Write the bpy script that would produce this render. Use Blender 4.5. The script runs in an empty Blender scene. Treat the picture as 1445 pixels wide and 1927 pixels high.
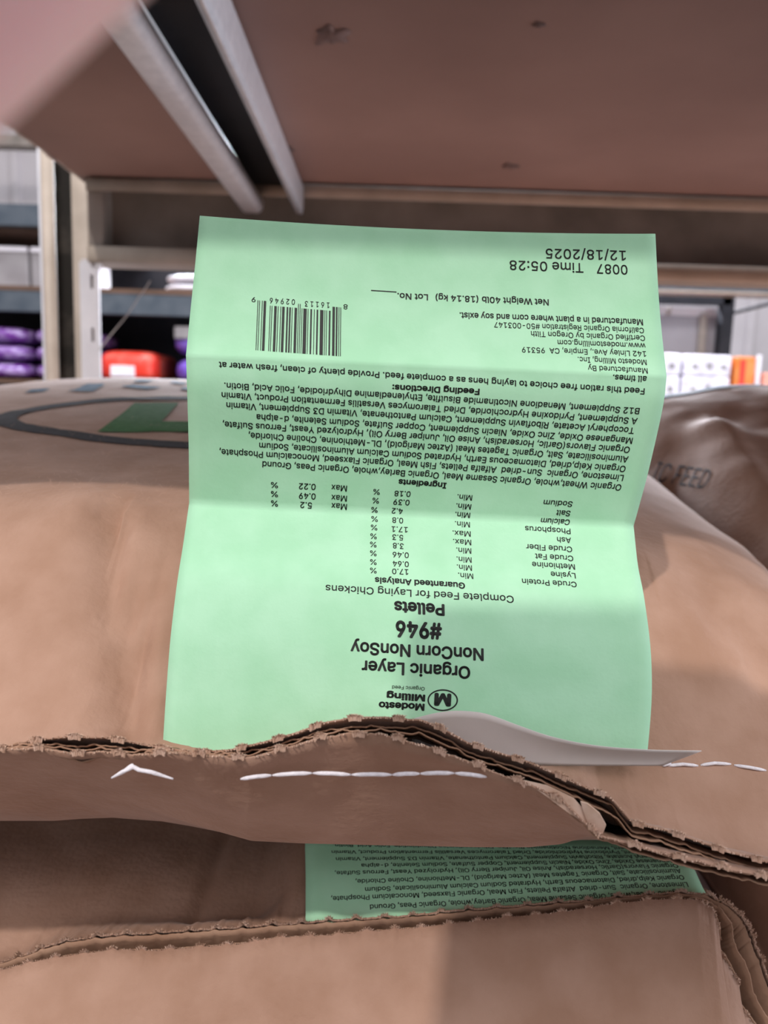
import bpy, bmesh, math, random
from mathutils import Vector, Matrix, noise
from mathutils.geometry import delaunay_2d_cdt
from mathutils.bvhtree import BVHTree

random.seed(7)
SC = bpy.context.scene
COL = SC.collection
Z0 = 1.25                      # camera height above the floor
F = 1447.0                     # focal length in pixels of the 1445 x 1927 frame
CX, CY = 722.5, 963.5

# ------------------------------------------------------------------ camera
cam = bpy.data.cameras.new('camera')
camo = bpy.data.objects.new('camera', cam)
COL.objects.link(camo)
cam.sensor_fit = 'VERTICAL'
cam.sensor_height = 36.0
cam.lens = 36.0 * F / 1927.0
cam.clip_start = 0.004
cam.clip_end = 60
PITCH, ROLL = math.radians(8.0), math.radians(1.8)
CAMROT = Matrix.Rotation(math.pi / 2 - PITCH, 4, 'X') @ Matrix.Rotation(ROLL, 4, 'Z')
CAMM = Matrix.Translation((0, 0, Z0)) @ CAMROT
camo.matrix_world = CAMM
SC.camera = camo
cam.dof.use_dof = True
cam.dof.focus_distance = 0.18
cam.dof.aperture_fstop = cam.lens / 1000 / 0.0015

# ------------------------------------------------------------------ light
SC.view_settings.view_transform = 'Standard'
SC.view_settings.look = 'None'
SC.view_settings.gamma = 1
SC.view_settings.use_curve_mapping = False
SC.view_settings.exposure = 0.0
world = bpy.data.worlds.new('overcast_daylight')
SC.world = world
world.use_nodes = True
bg = world.node_tree.nodes['Background']
# bright roof lights overhead, dim towards the horizon
wnt = world.node_tree
w_tc = wnt.nodes.new('ShaderNodeTexCoord')
w_sep = wnt.nodes.new('ShaderNodeSeparateXYZ')
w_ramp = wnt.nodes.new('ShaderNodeValToRGB')
wnt.links.new(w_tc.outputs['Generated'], w_sep.inputs[0])
wnt.links.new(w_sep.outputs['Z'], w_ramp.inputs['Fac'])
# the aisle behind the photographer is dim, the hall is open and brighter to the sides
w_rs = wnt.nodes.new('ShaderNodeValToRGB')
w_rs.color_ramp.elements[0].position = 0.0
w_rs.color_ramp.elements[0].color = (0.40, 0.395, 0.42, 1)
w_rs.color_ramp.elements[1].position = 0.9
w_rs.color_ramp.elements[1].color = (0.95, 0.95, 1.0, 1)
w_mr = wnt.nodes.new('ShaderNodeMapRange')
w_mr.inputs['From Min'].default_value = -0.45
w_mr.inputs['From Max'].default_value = 0.15
w_mix = wnt.nodes.new('ShaderNodeMixRGB')
wnt.links.new(w_sep.outputs['Z'], w_rs.inputs['Fac'])
wnt.links.new(w_sep.outputs['Y'], w_mr.inputs['Value'])
wnt.links.new(w_mr.outputs['Result'], w_mix.inputs['Fac'])
wnt.links.new(w_ramp.outputs['Color'], w_mix.inputs['Color1'])
wnt.links.new(w_rs.outputs['Color'], w_mix.inputs['Color2'])
wnt.links.new(w_mix.outputs['Color'], bg.inputs[0])
w_ramp.color_ramp.elements[0].position = 0.0
w_ramp.color_ramp.elements[0].color = (0.04, 0.04, 0.04, 1)
w_ramp.color_ramp.elements.new(0.10).color = (0.15, 0.148, 0.155, 1)
w_ramp.color_ramp.elements.new(0.30).color = (0.52, 0.51, 0.54, 1)
w_ramp.color_ramp.elements[-1].position = 0.9
w_ramp.color_ramp.elements[-1].color = (0.95, 0.95, 1.0, 1)
bg.inputs[1].default_value = 2.0


def area(name, loc, target, size, power, col, sy=None):
    l = bpy.data.lights.new(name, 'AREA')
    l.size = size
    if sy:
        l.shape = 'RECTANGLE'
        l.size_y = sy
    l.energy = power
    l.color = col
    o = bpy.data.objects.new(name, l)
    COL.objects.link(o)
    o.location = Vector(loc) + Vector((0, 0, Z0))
    d = Vector(target) - Vector(loc)
    o.rotation_euler = d.to_track_quat('-Z', 'Y').to_euler()
    return o


# a high bay lamp in the aisle behind and to the left of the photographer
area('aisle_lamp', (-1.20, -2.45, 3.26), (0, 0.2, -0.05), 0.08, 110, (1.0, 0.92, 0.86))
area('aisle_fill', (0.3, -2.4, 3.3), (0, 0.15, -0.05), 2.4, 80, (1.0, 0.97, 0.95), 1.6)  # added soft overhead fill on the aisle side, not a known skylight
# added fill from the right for the channel's side and the sacks
area('side_fill', (3.7, 0.95, 0.05), (0.1, 0.5, 0.05), 1.5, 95, (0.86, 0.89, 1.0), 1.3)
# added fill strip by the far wall for the crest, and far aisle skylight
area('far_fill_strip', (0.2, 4.55, 1.22), (0, 0.5, 0), 3.2, 520, (0.86, 0.90, 1.0), 0.16)
area('far_aisle_skylight', (-0.2, 2.3, 2.6), (0, 1.7, 0), 1.6, 110, (0.86, 0.92, 1.0))


# ------------------------------------------------------------------ helpers
def P(px, py, d):
    """the point at depth d on the sight line of a pixel"""
    v = Vector(((px - CX) / F * d, -(py - CY) / F * d, -d))
    return CAMM @ v


def W(x, y, z):
    return Vector((x, y, z + Z0))


def interp(tab, x):
    if x <= tab[0][0]:
        return tab[0][1]
    for (a, b), (c, d) in zip(tab, tab[1:]):
        if x <= c:
            return b + (d - b) * (x - a) / (c - a)
    return tab[-1][1]


def sinterp(tab, x):
    """smooth (Catmull-Rom) table"""
    n = len(tab)
    if x <= tab[0][0]:
        return tab[0][1]
    if x >= tab[-1][0]:
        return tab[-1][1]
    for i in range(n - 1):
        x1, y1 = tab[i]
        x2, y2 = tab[i + 1]
        if x <= x2:
            x0, y0 = tab[i - 1] if i > 0 else (2 * x1 - x2, 2 * y1 - y2)
            x3, y3 = tab[i + 2] if i + 2 < n else (2 * x2 - x1, 2 * y2 - y1)
            m1 = (y2 - y0) / (x2 - x0)
            m2 = (y3 - y1) / (x3 - x1)
            h = x2 - x1
            t = (x - x1) / h
            return ((2 * t**3 - 3 * t * t + 1) * y1 + (t**3 - 2 * t * t + t) * h * m1 +
                    (-2 * t**3 + 3 * t * t) * y2 + (t**3 - t * t) * h * m2)


def sstep(a, b, x):
    t = min(1, max(0, (x - a) / (b - a)))
    return t * t * (3 - 2 * t)


def nz(x, y=0, z=0):
    return noise.noise(Vector((x, y, z)))


def mesh(name, verts, faces, mat, parent=None, smooth=True):
    m = bpy.data.meshes.new(name)
    m.from_pydata([tuple(v) for v in verts], [], faces)
    m.update()
    if smooth:
        m.polygons.foreach_set('use_smooth', [True] * len(m.polygons))
    o = bpy.data.objects.new(name, m)
    COL.objects.link(o)
    if mat:
        m.materials.append(mat)
    if parent:
        o.parent = parent
        o.matrix_parent_inverse = Matrix.Translation(-parent.location)
    return o


def bmobj(name, bm, mat, parent=None, smooth=False):
    m = bpy.data.meshes.new(name)
    bm.normal_update()
    bm.to_mesh(m)
    bm.free()
    if smooth:
        m.polygons.foreach_set('use_smooth', [True] * len(m.polygons))
    o = bpy.data.objects.new(name, m)
    COL.objects.link(o)
    m.materials.append(mat)
    if parent:
        o.parent = parent
        o.matrix_parent_inverse = Matrix.Translation(-parent.location)
    return o


def thing(name, label, cat, loc=(0, 0, 0), group=None):
    o = bpy.data.objects.new(name, None)
    o.empty_display_size = 0.05
    COL.objects.link(o)
    o.location = loc
    tag(o, label, cat, group)
    return o


def tag(o, label, cat, group=None):
    o['label'] = label
    o['category'] = cat
    if group:
        o['group'] = group
    return o


def struct(o):
    o['kind'] = 'structure'
    return o


def solid(o, t, off=0.0):
    md = o.modifiers.new('thickness', 'SOLIDIFY')
    md.thickness = t
    md.offset = off
    return o


def grid_faces(nr, nc, close_r=False):
    f = []
    for i in range(nr - 1 + (1 if close_r else 0)):
        for j in range(nc - 1):
            a = i * nc + j
            b = ((i + 1) % nr) * nc + j
            f.append((a, a + 1, b + 1, b))
    return f


def box(bm, x0, x1, y0, y1, z0, z1):
    vs = [bm.verts.new((x, y, z + Z0)) for x in (x0, x1) for y in (y0, y1) for z in (z0, z1)]
    for q in ((0, 1, 3, 2), (4, 6, 7, 5), (0, 4, 5, 1), (2, 3, 7, 6), (0, 2, 6, 4), (1, 5, 7, 3)):
        bm.faces.new([vs[k] for k in q])


def boxobj(name, x0, x1, y0, y1, z0, z1, mat, parent=None, bevel=0.0, seg=2):
    bm = bmesh.new()
    box(bm, x0, x1, y0, y1, z0, z1)
    if bevel:
        bmesh.ops.bevel(bm, geom=bm.edges[:], offset=bevel, segments=seg, profile=0.5, affect='EDGES')
    return bmobj(name, bm, mat, parent, smooth=False)


def tube(bm, pts, r, n=8, flat=1.0, cap=True):
    """tube along points; r is a number or a list"""
    rings = []
    for i, p in enumerate(pts):
        p = Vector(p)
        a = Vector(pts[max(0, i - 1)])
        b = Vector(pts[min(len(pts) - 1, i + 1)])
        t = (b - a).normalized()
        u = t.cross(Vector((0, 0, 1)))
        if u.length < 1e-4:
            u = t.cross(Vector((0, 1, 0)))
        u.normalize()
        v = t.cross(u)
        rr = r[i] if isinstance(r, (list, tuple)) else r
        rings.append([bm.verts.new(p + u * (rr * math.cos(k * 2 * math.pi / n)) + v * (rr * flat * math.sin(k * 2 * math.pi / n)))
                      for k in range(n)])
    for A, B in zip(rings, rings[1:]):
        for k in range(n):
            bm.faces.new((A[k], A[(k + 1) % n], B[(k + 1) % n], B[k]))
    if cap:
        bm.faces.new(rings[0][::-1])
        bm.faces.new(rings[-1])


# ------------------------------------------------------------------ materials
def srgb(r, g, b):
    def c(v):
        v /= 255.0
        return v / 12.92 if v <= 0.04045 else ((v + 0.055) / 1.055) ** 2.4
    return (c(r), c(g), c(b), 1)


def material(name, col, col2=None, rough=0.6, scale=20, metal=0.0, bump=0.0, bump_scale=200, sheen=0.0,
             detail=4, spec=0.3, coat=0.0, lo=0.35, hi=0.65, trans=0.0, sss=0.0, stretch=None):
    m = bpy.data.materials.new(name)
    m.use_nodes = True
    nt = m.node_tree
    b = nt.nodes['Principled BSDF']
    b.inputs['Roughness'].default_value = rough
    b.inputs['Metallic'].default_value = metal
    b.inputs['Specular IOR Level'].default_value = spec
    b.inputs['Sheen Weight'].default_value = sheen
    b.inputs['Sheen Roughness'].default_value = 0.4
    b.inputs['Coat Weight'].default_value = coat
    if sss:
        b.inputs['Subsurface Weight'].default_value = sss
        b.inputs['Subsurface Radius'].default_value = (1.0, 0.3, 0.2)
        b.inputs['Subsurface Scale'].default_value = 0.004
    tc = nt.nodes.new('ShaderNodeTexCoord')
    vec = tc.outputs['Object']
    if stretch:
        mp = nt.nodes.new('ShaderNodeMapping')
        mp.inputs['Scale'].default_value = stretch
        nt.links.new(vec, mp.inputs['Vector'])
        vec = mp.outputs['Vector']
    n = nt.nodes.new('ShaderNodeTexNoise')
    n.inputs['Scale'].default_value = scale
    n.inputs['Detail'].default_value = detail
    nt.links.new(vec, n.inputs['Vector'])
    r = nt.nodes.new('ShaderNodeValToRGB')
    r.color_ramp.elements[0].position = lo
    r.color_ramp.elements[1].position = hi
    r.color_ramp.elements[0].color = col
    r.color_ramp.elements[1].color = col2 or col
    nt.links.new(n.outputs['Fac'], r.inputs['Fac'])
    nt.links.new(r.outputs['Color'], b.inputs['Base Color'])
    if bump:
        n2 = nt.nodes.new('ShaderNodeTexNoise')
        n2.inputs['Scale'].default_value = bump_scale
        n2.inputs['Detail'].default_value = 5
        nt.links.new(vec, n2.inputs['Vector'])
        bp = nt.nodes.new('ShaderNodeBump')
        bp.inputs['Strength'].default_value = bump
        bp.inputs['Distance'].default_value = 0.001
        nt.links.new(n2.outputs['Fac'], bp.inputs['Height'])
        nt.links.new(bp.outputs['Normal'], b.inputs['Normal'])
    if trans:
        t = nt.nodes.new('ShaderNodeBsdfTranslucent')
        nt.links.new(r.outputs['Color'], t.inputs['Color'])
        mx = nt.nodes.new('ShaderNodeMixShader')
        mx.inputs[0].default_value = trans
        out = nt.nodes['Material Output']
        nt.links.new(b.outputs[0], mx.inputs[1])
        nt.links.new(t.outputs[0], mx.inputs[2])
        nt.links.new(mx.outputs[0], out.inputs['Surface'])
    return m


M = {}
M['kraft'] = material('kraft_paper', (0.335, 0.197, 0.135, 1), (0.405, 0.252, 0.184, 1), 0.75, 60, bump=0.35,
                      bump_scale=420, sheen=0.12, spec=0.2, detail=8)
M['kraft_inner'] = material('kraft_paper_inside', (0.30, 0.175, 0.115, 1), (0.38, 0.24, 0.165, 1), 0.85, 60, bump=0.2,
                            bump_scale=500, spec=0.15)
M['torn'] = material('torn_kraft_fibre', (0.50, 0.33, 0.24, 1), (0.62, 0.45, 0.36, 1), 0.9, 300, spec=0.1)
M['tag'] = material('green_paper', (0.40, 0.74, 0.49, 1), (0.455, 0.79, 0.55, 1), 0.7, 90, bump=0.06, bump_scale=900,
                    spec=0.25, trans=0.12, detail=6)
M['tag_back'] = material('blank_tag_paper', (0.56, 0.52, 0.50, 1), (0.62, 0.57, 0.55, 1), 0.8, 60, spec=0.2)
M['ink'] = material('black_ink', (0.012, 0.013, 0.013, 1), (0.02, 0.022, 0.02, 1), 0.6, 40)
M['thread'] = material('white_thread', (0.72, 0.68, 0.72, 1), (0.85, 0.82, 0.86, 1), 0.8, 900, bump=0.3, bump_scale=2500)
M['print_dark'] = material('dark_print', (0.012, 0.014, 0.018, 1), (0.030, 0.030, 0.036, 1), 0.8, 700, sheen=0.05)
M['print_green'] = material('green_print', (0.020, 0.115, 0.022, 1), (0.045, 0.16, 0.045, 1), 0.8, 300, sheen=0.05)
M['print_blue'] = material('blue_print', (0.02, 0.075, 0.14, 1), (0.06, 0.13, 0.20, 1), 0.8, 200, sheen=0.05)
M['board'] = material('particle_board', (0.27, 0.180, 0.160, 1), (0.33, 0.224, 0.20, 1), 0.8, 5, bump=0.15,
                      bump_scale=160, detail=8, spec=0.2)
M['board_edge'] = material('raw_board_edge', (0.42, 0.36, 0.33, 1), (0.55, 0.48, 0.45, 1), 0.9, 80)
M['stain'] = material('dark_stain', (0.10, 0.068, 0.064, 1), (0.22, 0.148, 0.134, 1), 0.9, 45)
M['steel'] = material('galvanised_steel', (0.74, 0.75, 0.80, 1), (0.84, 0.85, 0.90, 1), 0.33, 120, metal=0.15, spec=0.6)
M['tan'] = material('tan_painted_steel', (0.36, 0.30, 0.245, 1), (0.44, 0.37, 0.31, 1), 0.5, 25, spec=0.4, detail=6)
M['tan_dark'] = material('dark_tan_steel', (0.20, 0.175, 0.155, 1), (0.32, 0.28, 0.25, 1), 0.7, 12, detail=8)
M['white_metal'] = material('white_painted_steel', (0.60, 0.61, 0.66, 1), (0.68, 0.69, 0.74, 1), 0.45, 30)
M['blue_steel'] = material('blue_grey_steel', (0.055, 0.07, 0.09, 1), (0.085, 0.10, 0.12, 1), 0.5, 15)
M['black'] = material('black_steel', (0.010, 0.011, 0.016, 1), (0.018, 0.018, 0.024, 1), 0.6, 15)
M['wall'] = material('pale_metal_siding', (0.44, 0.415, 0.43, 1), (0.52, 0.49, 0.51, 1), 0.6, 3)
M['panel'] = material('grey_panel', (0.22, 0.21, 0.23, 1), (0.27, 0.26, 0.28, 1), 0.6, 3)
M['floor'] = material('concrete', (0.075, 0.07, 0.066, 1), (0.11, 0.105, 0.10, 1), 0.7, 4, detail=8)
M['wood'] = material('brown_shelf_wood', (0.10, 0.055, 0.035, 1), (0.14, 0.08, 0.055, 1), 0.7, 8)
M['purple'] = material('purple_plastic_bag', (0.15, 0.03, 0.27, 1), (0.60, 0.48, 0.78, 1), 0.2, 26, lo=0.42, hi=0.75, spec=0.6,
                       stretch=(1, 1, 2.2))  # pale blotches put whitish highlights into the base colour
M['violet'] = material('violet_plastic_bag', (0.15, 0.07, 0.50, 1), (0.30, 0.18, 0.70, 1), 0.3, 12, spec=0.5)
M['red'] = material('red_plastic_bag', (0.80, 0.045, 0.025, 1), (0.85, 0.16, 0.12, 1), 0.35, 14, lo=0.5, hi=0.7, spec=0.5)
M['red_shade'] = material('shaded_red_plastic', (0.16, 0.02, 0.015, 1), (0.2, 0.03, 0.02, 1), 0.4, 12)  # shaded copy of the red plastic, for the bag's turned side
M['white_bag'] = material('white_plastic_bag', (0.75, 0.72, 0.78, 1), (0.85, 0.82, 0.88, 1), 0.4, 12)
M['white_pack'] = material('white_wrapped_pack', (0.55, 0.52, 0.60, 1), (0.85, 0.82, 0.92, 1), 0.4, 24, lo=0.3, hi=0.55)
M['grey_pack'] = material('grey_wrapped_pack', (0.24, 0.22, 0.23, 1), (0.32, 0.30, 0.31, 1), 0.6, 8)
M['orange'] = material('orange_pack', (0.75, 0.20, 0.04, 1), (0.80, 0.28, 0.08, 1), 0.4, 20)
M['skin'] = material('skin', (0.58, 0.34, 0.335, 1), (0.64, 0.39, 0.385, 1), 0.5, 60, spec=0.35, sss=0.25)
M['nail'] = material('nail', (0.65, 0.38, 0.33, 1), None, 0.3, 10)
M['web'] = material('cobweb', (0.35, 0.33, 0.32, 1), None, 0.8, 10)


# ------------------------------------------------------------------ setting
struct(boxobj('floor', -6, 6, -5, 6, -Z0 - 0.05, -Z0, M['floor']))


def wall_back():
    bm = bmesh.new()
    prof = []
    x = -6.0
    while x < 6.0:                      # ribbed metal siding
        prof += [(x, 0), (x + 0.235, 0), (x + 0.25, -0.03), (x + 0.285, -0.03)]
        x += 0.30
    vs = []
    for (a, b) in prof:
        vs.append((bm.verts.new((a, 5.2 + b, 0.0)), bm.verts.new((a, 5.2 + b, 4.2))))
    for (a, b), (c, d) in zip(vs, vs[1:]):
        bm.faces.new((a, c, d, b))
    o = bmobj('wall_back', bm, M['wall'])
    solid(o, 0.01)
    struct(o)


wall_back()

# ------------------------------------------------------------------ upper shelf
HB = 0.248                    # underside of the board above the camera
YB = 0.92                     # inner face of the rear beam
sh = thing('shelf_board', 'brown particle board shelf overhead, carried on tan steel beams', 'shelf', W(0.4, 0.4, HB))
boxobj('board', -0.362, 1.50, 0.081, YB + 0.05, HB, HB + 0.019, M['board'], sh)
# raw, chipped left edge of the board
bm = bmesh.new()
box(bm, -0.3655, -0.362, 0.081, YB + 0.05, HB - 0.0006, HB + 0.0185)
bmesh.ops.subdivide_edges(bm, edges=[e for e in bm.edges if abs((e.verts[0].co - e.verts[1].co).y) > .3], cuts=90)
for v in bm.verts:
    v.co.x += 0.0016 * nz(v.co.y * 60, v.co.z * 20)
    v.co.z += 0.0018 * nz(v.co.y * 45, 3)
bmobj('chipped_edge', bm, M['board_edge'], sh)['label'] = 'pale chipped board edge'


def stain(px, py, rx, ry, seed):
    def hit(x, y):
        a = P(x, y, 1.0) - W(0, 0, 0)
        k = HB / a.z
        return Vector((a.x * k, a.y * k, HB - 0.0004 + Z0))
    vs = [hit(px, py)]
    n = 40
    for k in range(n):
        t = 2 * math.pi * k / n
        r = 0.75 + 0.5 * nz(math.cos(t) * 1.7 + seed, math.sin(t) * 1.7)
        vs.append(hit(px + rx * r * math.cos(t), py + ry * r * math.sin(t)))
    fs = [(0, 1 + k, 1 + (k + 1) % n) for k in range(n)]
    o = mesh('stain', vs, fs, M['stain'], sh)
    solid(o, 0.0004)
    o['label'] = 'dark stain on the board'


stain(622, 66, 44, 22, 1.3)
stain(535, 280, 20, 9, 4.1)
stain(1015, 45, 16, 6, 9.0)
stain(960, 312, 24, 8, 6.0)


def extrude_profile(name, prof, axis, a0, a1, mat, parent, thick=0.0018, bevel=0.0, seg=3):
    """open steel profile swept along x or y or z, with sheet thickness"""
    bm = bmesh.new()
    vs = []
    for (p, q) in prof:
        if axis == 'y':
            pr = [(p, a0, q + Z0), (p, a1, q + Z0)]
        elif axis == 'x':
            pr = [(a0, p, q + Z0), (a1, p, q + Z0)]
        else:
            pr = [(p, q, a0 + Z0), (p, q, a1 + Z0)]
        vs.append([bm.verts.new(c) for c in pr])
    for A, B in zip(vs, vs[1:]):
        bm.faces.new((A[0], B[0], B[1], A[1]))
    if bevel:
        es = [e for e in bm.edges if len(e.link_faces) == 2]
        bmesh.ops.bevel(bm, geom=es, offset=bevel, segments=seg, profile=0.5, affect='EDGES')
    o = bmobj(name, bm, mat, parent, smooth=True)
    solid(o, thick, 0)
    o.data.polygons.foreach_set('use_smooth', [True] * len(o.data.polygons))
    return o


# cross channel under the board: lipped channel, open downwards
ch = thing('shelf_support_channel', 'grey galvanised steel channel running front to back under the overhead shelf',
           'support beam', W(-0.135, 0.4, HB))
zl = HB - 0.036
extrude_profile('channel', [(-0.149, zl + 0.012), (-0.151, zl), (-0.173, zl), (-0.173, HB - 0.003), (-0.104, HB - 0.003), (-0.104, zl),
                            (-0.110, zl), (-0.111, zl + 0.006)], 'y', 0.130, YB - 0.003, M['steel'], ch, 0.0022, 0.0055, 5)
extrude_profile('shade_lining', [(-0.1535, zl + 0.006), (-0.1705, zl + 0.006), (-0.1705, HB - 0.006), (-0.1065, HB - 0.006), (-0.1065, zl + 0.006)],
                'y', 0.132, YB - 0.005, M['black'], ch, 0.0012)['label'] = 'black sheet for the shade inside the channel'  # black sheet puts the unlit interior's shade into the colour

# rear and front beams, lipped channels
rb = thing('rack_beam', 'tan steel beam at the back of the overhead shelf, open face towards the sacks', 'rack beam', W(0.3, YB, 0.2))
zb0 = 0.153
extrude_profile('beam', [(YB, HB - 0.017), (YB, HB - 0.003), (YB + 0.045, HB - 0.003), (YB + 0.045, zb0), (YB, zb0), (YB, zb0 + 0.017)],
                'x', -0.352, 1.5, M['tan'], rb, 0.0022, 0.003, 2)
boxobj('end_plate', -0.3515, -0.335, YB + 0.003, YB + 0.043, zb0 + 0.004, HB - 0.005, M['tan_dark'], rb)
boxobj('dark_web', -0.335, 1.5, YB + 0.036, YB + 0.0425, zb0 + 0.004, HB - 0.004, M['tan_dark'], rb)  # darker mottled plate in front of the beam's web

fb = thing('rack_beam', 'tan steel beam along the front edge of the overhead shelf', 'rack beam', W(0.3, 0.10, 0.2))
zf0 = 0.165
extrude_profile('beam', [(0.128, HB - 0.017), (0.128, HB - 0.003), (0.084, HB - 0.003), (0.084, zf0), (0.128, zf0), (0.128, zf0 + 0.017)],
                'x', -0.352, 1.5, M['tan'], fb, 0.0022, 0.003, 2)

# left rear upright
up = thing('rack_upright', 'tan steel rack upright at the left with dark open slot down its middle', 'rack post', W(-0.39, 0.97, -0.4))
yp = 0.965
extrude_profile('post', [(-0.4075, yp), (-0.424, yp), (-0.424, yp + 0.024), (-0.366, yp + 0.024), (-0.366, yp), (-0.3865, yp)], 'z',
                -Z0, 0.9, M['tan'], up, 0.0022, 0.002, 2)
boxobj('slot_shade', -0.421, -0.369, yp + 0.012, yp + 0.022, -Z0 + 0.01, 0.88, material('slot_shade_dark', (.015, .013, .011, 1), (.07, .06, .05, 1), .9, 30, lo=.45, hi=.8), up)  # near-black box paints the shade inside the post's open slot
bm = bmesh.new()
tube(bm, [W(-0.4245, yp - 0.001, -0.8), W(-0.4245, yp - 0.001, 0.88)], 0.0018, 8)
bmobj('lit_edge', bm, M['white_metal'], up)['label'] = 'pale tube for the lit outer edge'  # pale tube draws the light caught by the post's outer face


def bracket():
    b = thing('connector_plate', 'white slotted steel connector plate on the right face of the left upright', 'bracket', W(-0.357, 0.935, 0.09))
    x0, x1, y0, y1, z0, z1 = -0.362, -0.342, 0.927, 0.931, 0.004, 0.156
    bm = bmesh.new()
    slots = [(0.123, 0.139), (0.062, 0.078)]
    xs = [x0, x0 + 0.010, x0 + 0.0135, x1]
    zs = [z0, 0.062, 0.078, 0.123, 0.139, z1]
    for i in range(3):
        for j in range(5):
            if i == 1 and j in (1, 3):
                continue
            box(bm, xs[i], xs[i + 1], y0, y1, zs[j], zs[j + 1])
    bmesh.ops.remove_doubles(bm, verts=bm.verts, dist=1e-5)
    bmobj('plate', bm, M['white_metal'], b)
    boxobj('side_flange', x0 - 0.0025, x0, y0, yp - 0.001, z0, z1 - 0.003, M['white_metal'], b)
    boxobj('slot_backing', x0 + 0.008, x0 + 0.016, y1 + 0.0002, y1 + 0.002, 0.05, 0.148, M['tan_dark'], b)
    for (x, z) in ((x1 + 0.0015, 0.150), (x1 - 0.006, 0.010)):
        bm = bmesh.new()
        tube(bm, [W(x, y0 - 0.004, z), W(x, y0 + 0.001, z)], 0.0032, 10)
        bmobj('rivet', bm, M['white_metal'], b)


bracket()
bm = bmesh.new()
pts = [P(x, y, 0.90) for x, y in ((186, 660), (197, 645), (210, 628), (225, 610), (240, 592), (252, 574), (262, 558), (272, 545), (283, 528))]
tube(bm, pts, 0.0007, 6)
cw = bmobj('cobweb_strand', bm, M['web'])
tag(cw, 'single grey cobweb strand slanting across the dark gap right of the upright', 'cobweb')

# ------------------------------------------------------------------ lower shelf that carries the sacks
ZS = -0.272
ls = boxobj('shelf_board', -0.362, 1.5, 0.02, YB + 0.05, ZS - 0.019, ZS, M['board'])
tag(ls, 'lower brown shelf board that the sacks lie on', 'shelf')


# ------------------------------------------------------------------ sacks
def prof_side(x, cx, hw, p=3.0):
    s = min(1.0, abs((x - cx) / hw))
    return (max(0.0, 1 - s ** p)) ** (1 / p)


def ridge(x, y, pts, h, wl, wr):
    """a crease along a polyline; wl / wr widths on its two sides"""
    best = 9
    side = 1
    for (a, b) in zip(pts, pts[1:]):
        ax, ay = a
        bx, by = b
        L2 = (bx - ax)**2 + (by - ay)**2
        t = max(0, min(1, ((x - ax) * (bx - ax) + (y - ay) * (by - ay)) / L2))
        dx, dy = x - (ax + t * (bx - ax)), y - (ay + t * (by - ay))
        d = math.hypot(dx, dy)
        if d < best:
            best = d
            side = (bx - ax) * dy - (by - ay) * dx
    w = wl if side > 0 else wr
    return h * math.exp(-(best / w)**2)


# the torn seam of the top sack, as seen: front ply (lower line) and back ply (upper line)
A_FRONT = [(-2100, 1425), (-600, 1420), (0, 1412), (60, 1408), (100, 1412), (150, 1420), (190, 1414), (250, 1421), (330, 1416), (400, 1423),
           (470, 1427), (560, 1402), (600, 1388), (660, 1381), (720, 1382), (790, 1402), (850, 1422), (900, 1441), (925, 1452), (1000, 1478),
           (1060, 1508), (1100, 1548), (1125, 1572), (1180, 1587), (1250, 1607), (1330, 1626), (1445, 1652), (1700, 1700), (2100, 1720)]
A_BACK = [(-2100, 1420), (-600, 1414), (0, 1408), (60, 1393), (130, 1386), (200, 1388), (240, 1395), (300, 1407), (370, 1416), (430, 1412),
          (500, 1396), (560, 1379), (600, 1363), (660, 1351), (720, 1350), (790, 1355), (830, 1370), (880, 1398), (920, 1411), (1000, 1436),
          (1080, 1472), (1150, 1502), (1190, 1548), (1250, 1562), (1310, 1582), (1370, 1603), (1445, 1622), (1700, 1680), (2100, 1705)]
A_CREASE = [(-2100, 1540), (-600, 1530), (0, 1515), (60, 1506), (130, 1500), (240, 1512), (300, 1528), (370, 1551), (470, 1580), (570, 1585), (700, 1588),
            (900, 1592), (1000, 1592), (1060, 1586), (1110, 1570), (1160, 1562), (1250, 1560), (1445, 1590), (1700, 1640), (2100, 1660)]
DA_F, DA_B = 0.1495, 0.1525


def tooth(px, pitch, amp, seed):
    """serrated cut: a tuft at every pitch and fine fray between"""
    k = px / pitch + 0.25 * nz(px * 0.004, seed)
    ph = abs((k % 1.0) - 0.5) * 2          # 1 at tuft
    bump = max(0, (ph - 0.62) / 0.38) ** 1.3
    f = nz(px * 0.11, seed + 3) * 0.30 + nz(px * 0.29, seed + 5) * 0.22 + nz(px * 0.033, seed + 9) * 0.35
    return amp * (bump * (0.75 + 0.5 * nz(math.floor(k + .5) * 1.7, seed)) + f)


A_CREASES = []


def zA(x, y):
    z = sinterp([(.13, -.065), (.143, -.0665), (.148, -.0690), (.152, -.0728), (.157, -.0765), (.166, -.0755), (.18, -.0665), (.2, -.048), (.212, -.0375), (.222, -.0320),
                 (.235, -.0295), (.27, -.0255), (.32, -.0190), (.38, -.0095), (.44, .0005), (.5, .0095), (.56, .0130), (.62, .008), (.70, -.018), (.78, -.062), (.82, -.10)], y)
    s = prof_side(x, -.085, .245, 3.2)
    z -= .115 * (1 - s) * sstep(.150, .235, y)
    # creases and dents of the paper
    fade = sstep(.160, .185, y)
    for pts, h, wl, wr in A_CREASES:
        z += sstep(.150, .178, y) * ridge(x, y, pts, h, wl, wr)
    z += fade * (.0032 * (1 - .6 * sstep(.25, .3, y)) * nz(x * 16, y * 14, 1) + .0013 * (1 - .8 * sstep(.25, .3, y)) * nz(x * 42, y * 38, 2) + .0004 * nz(x * 120, y * 110, 3))
    return z


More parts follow.
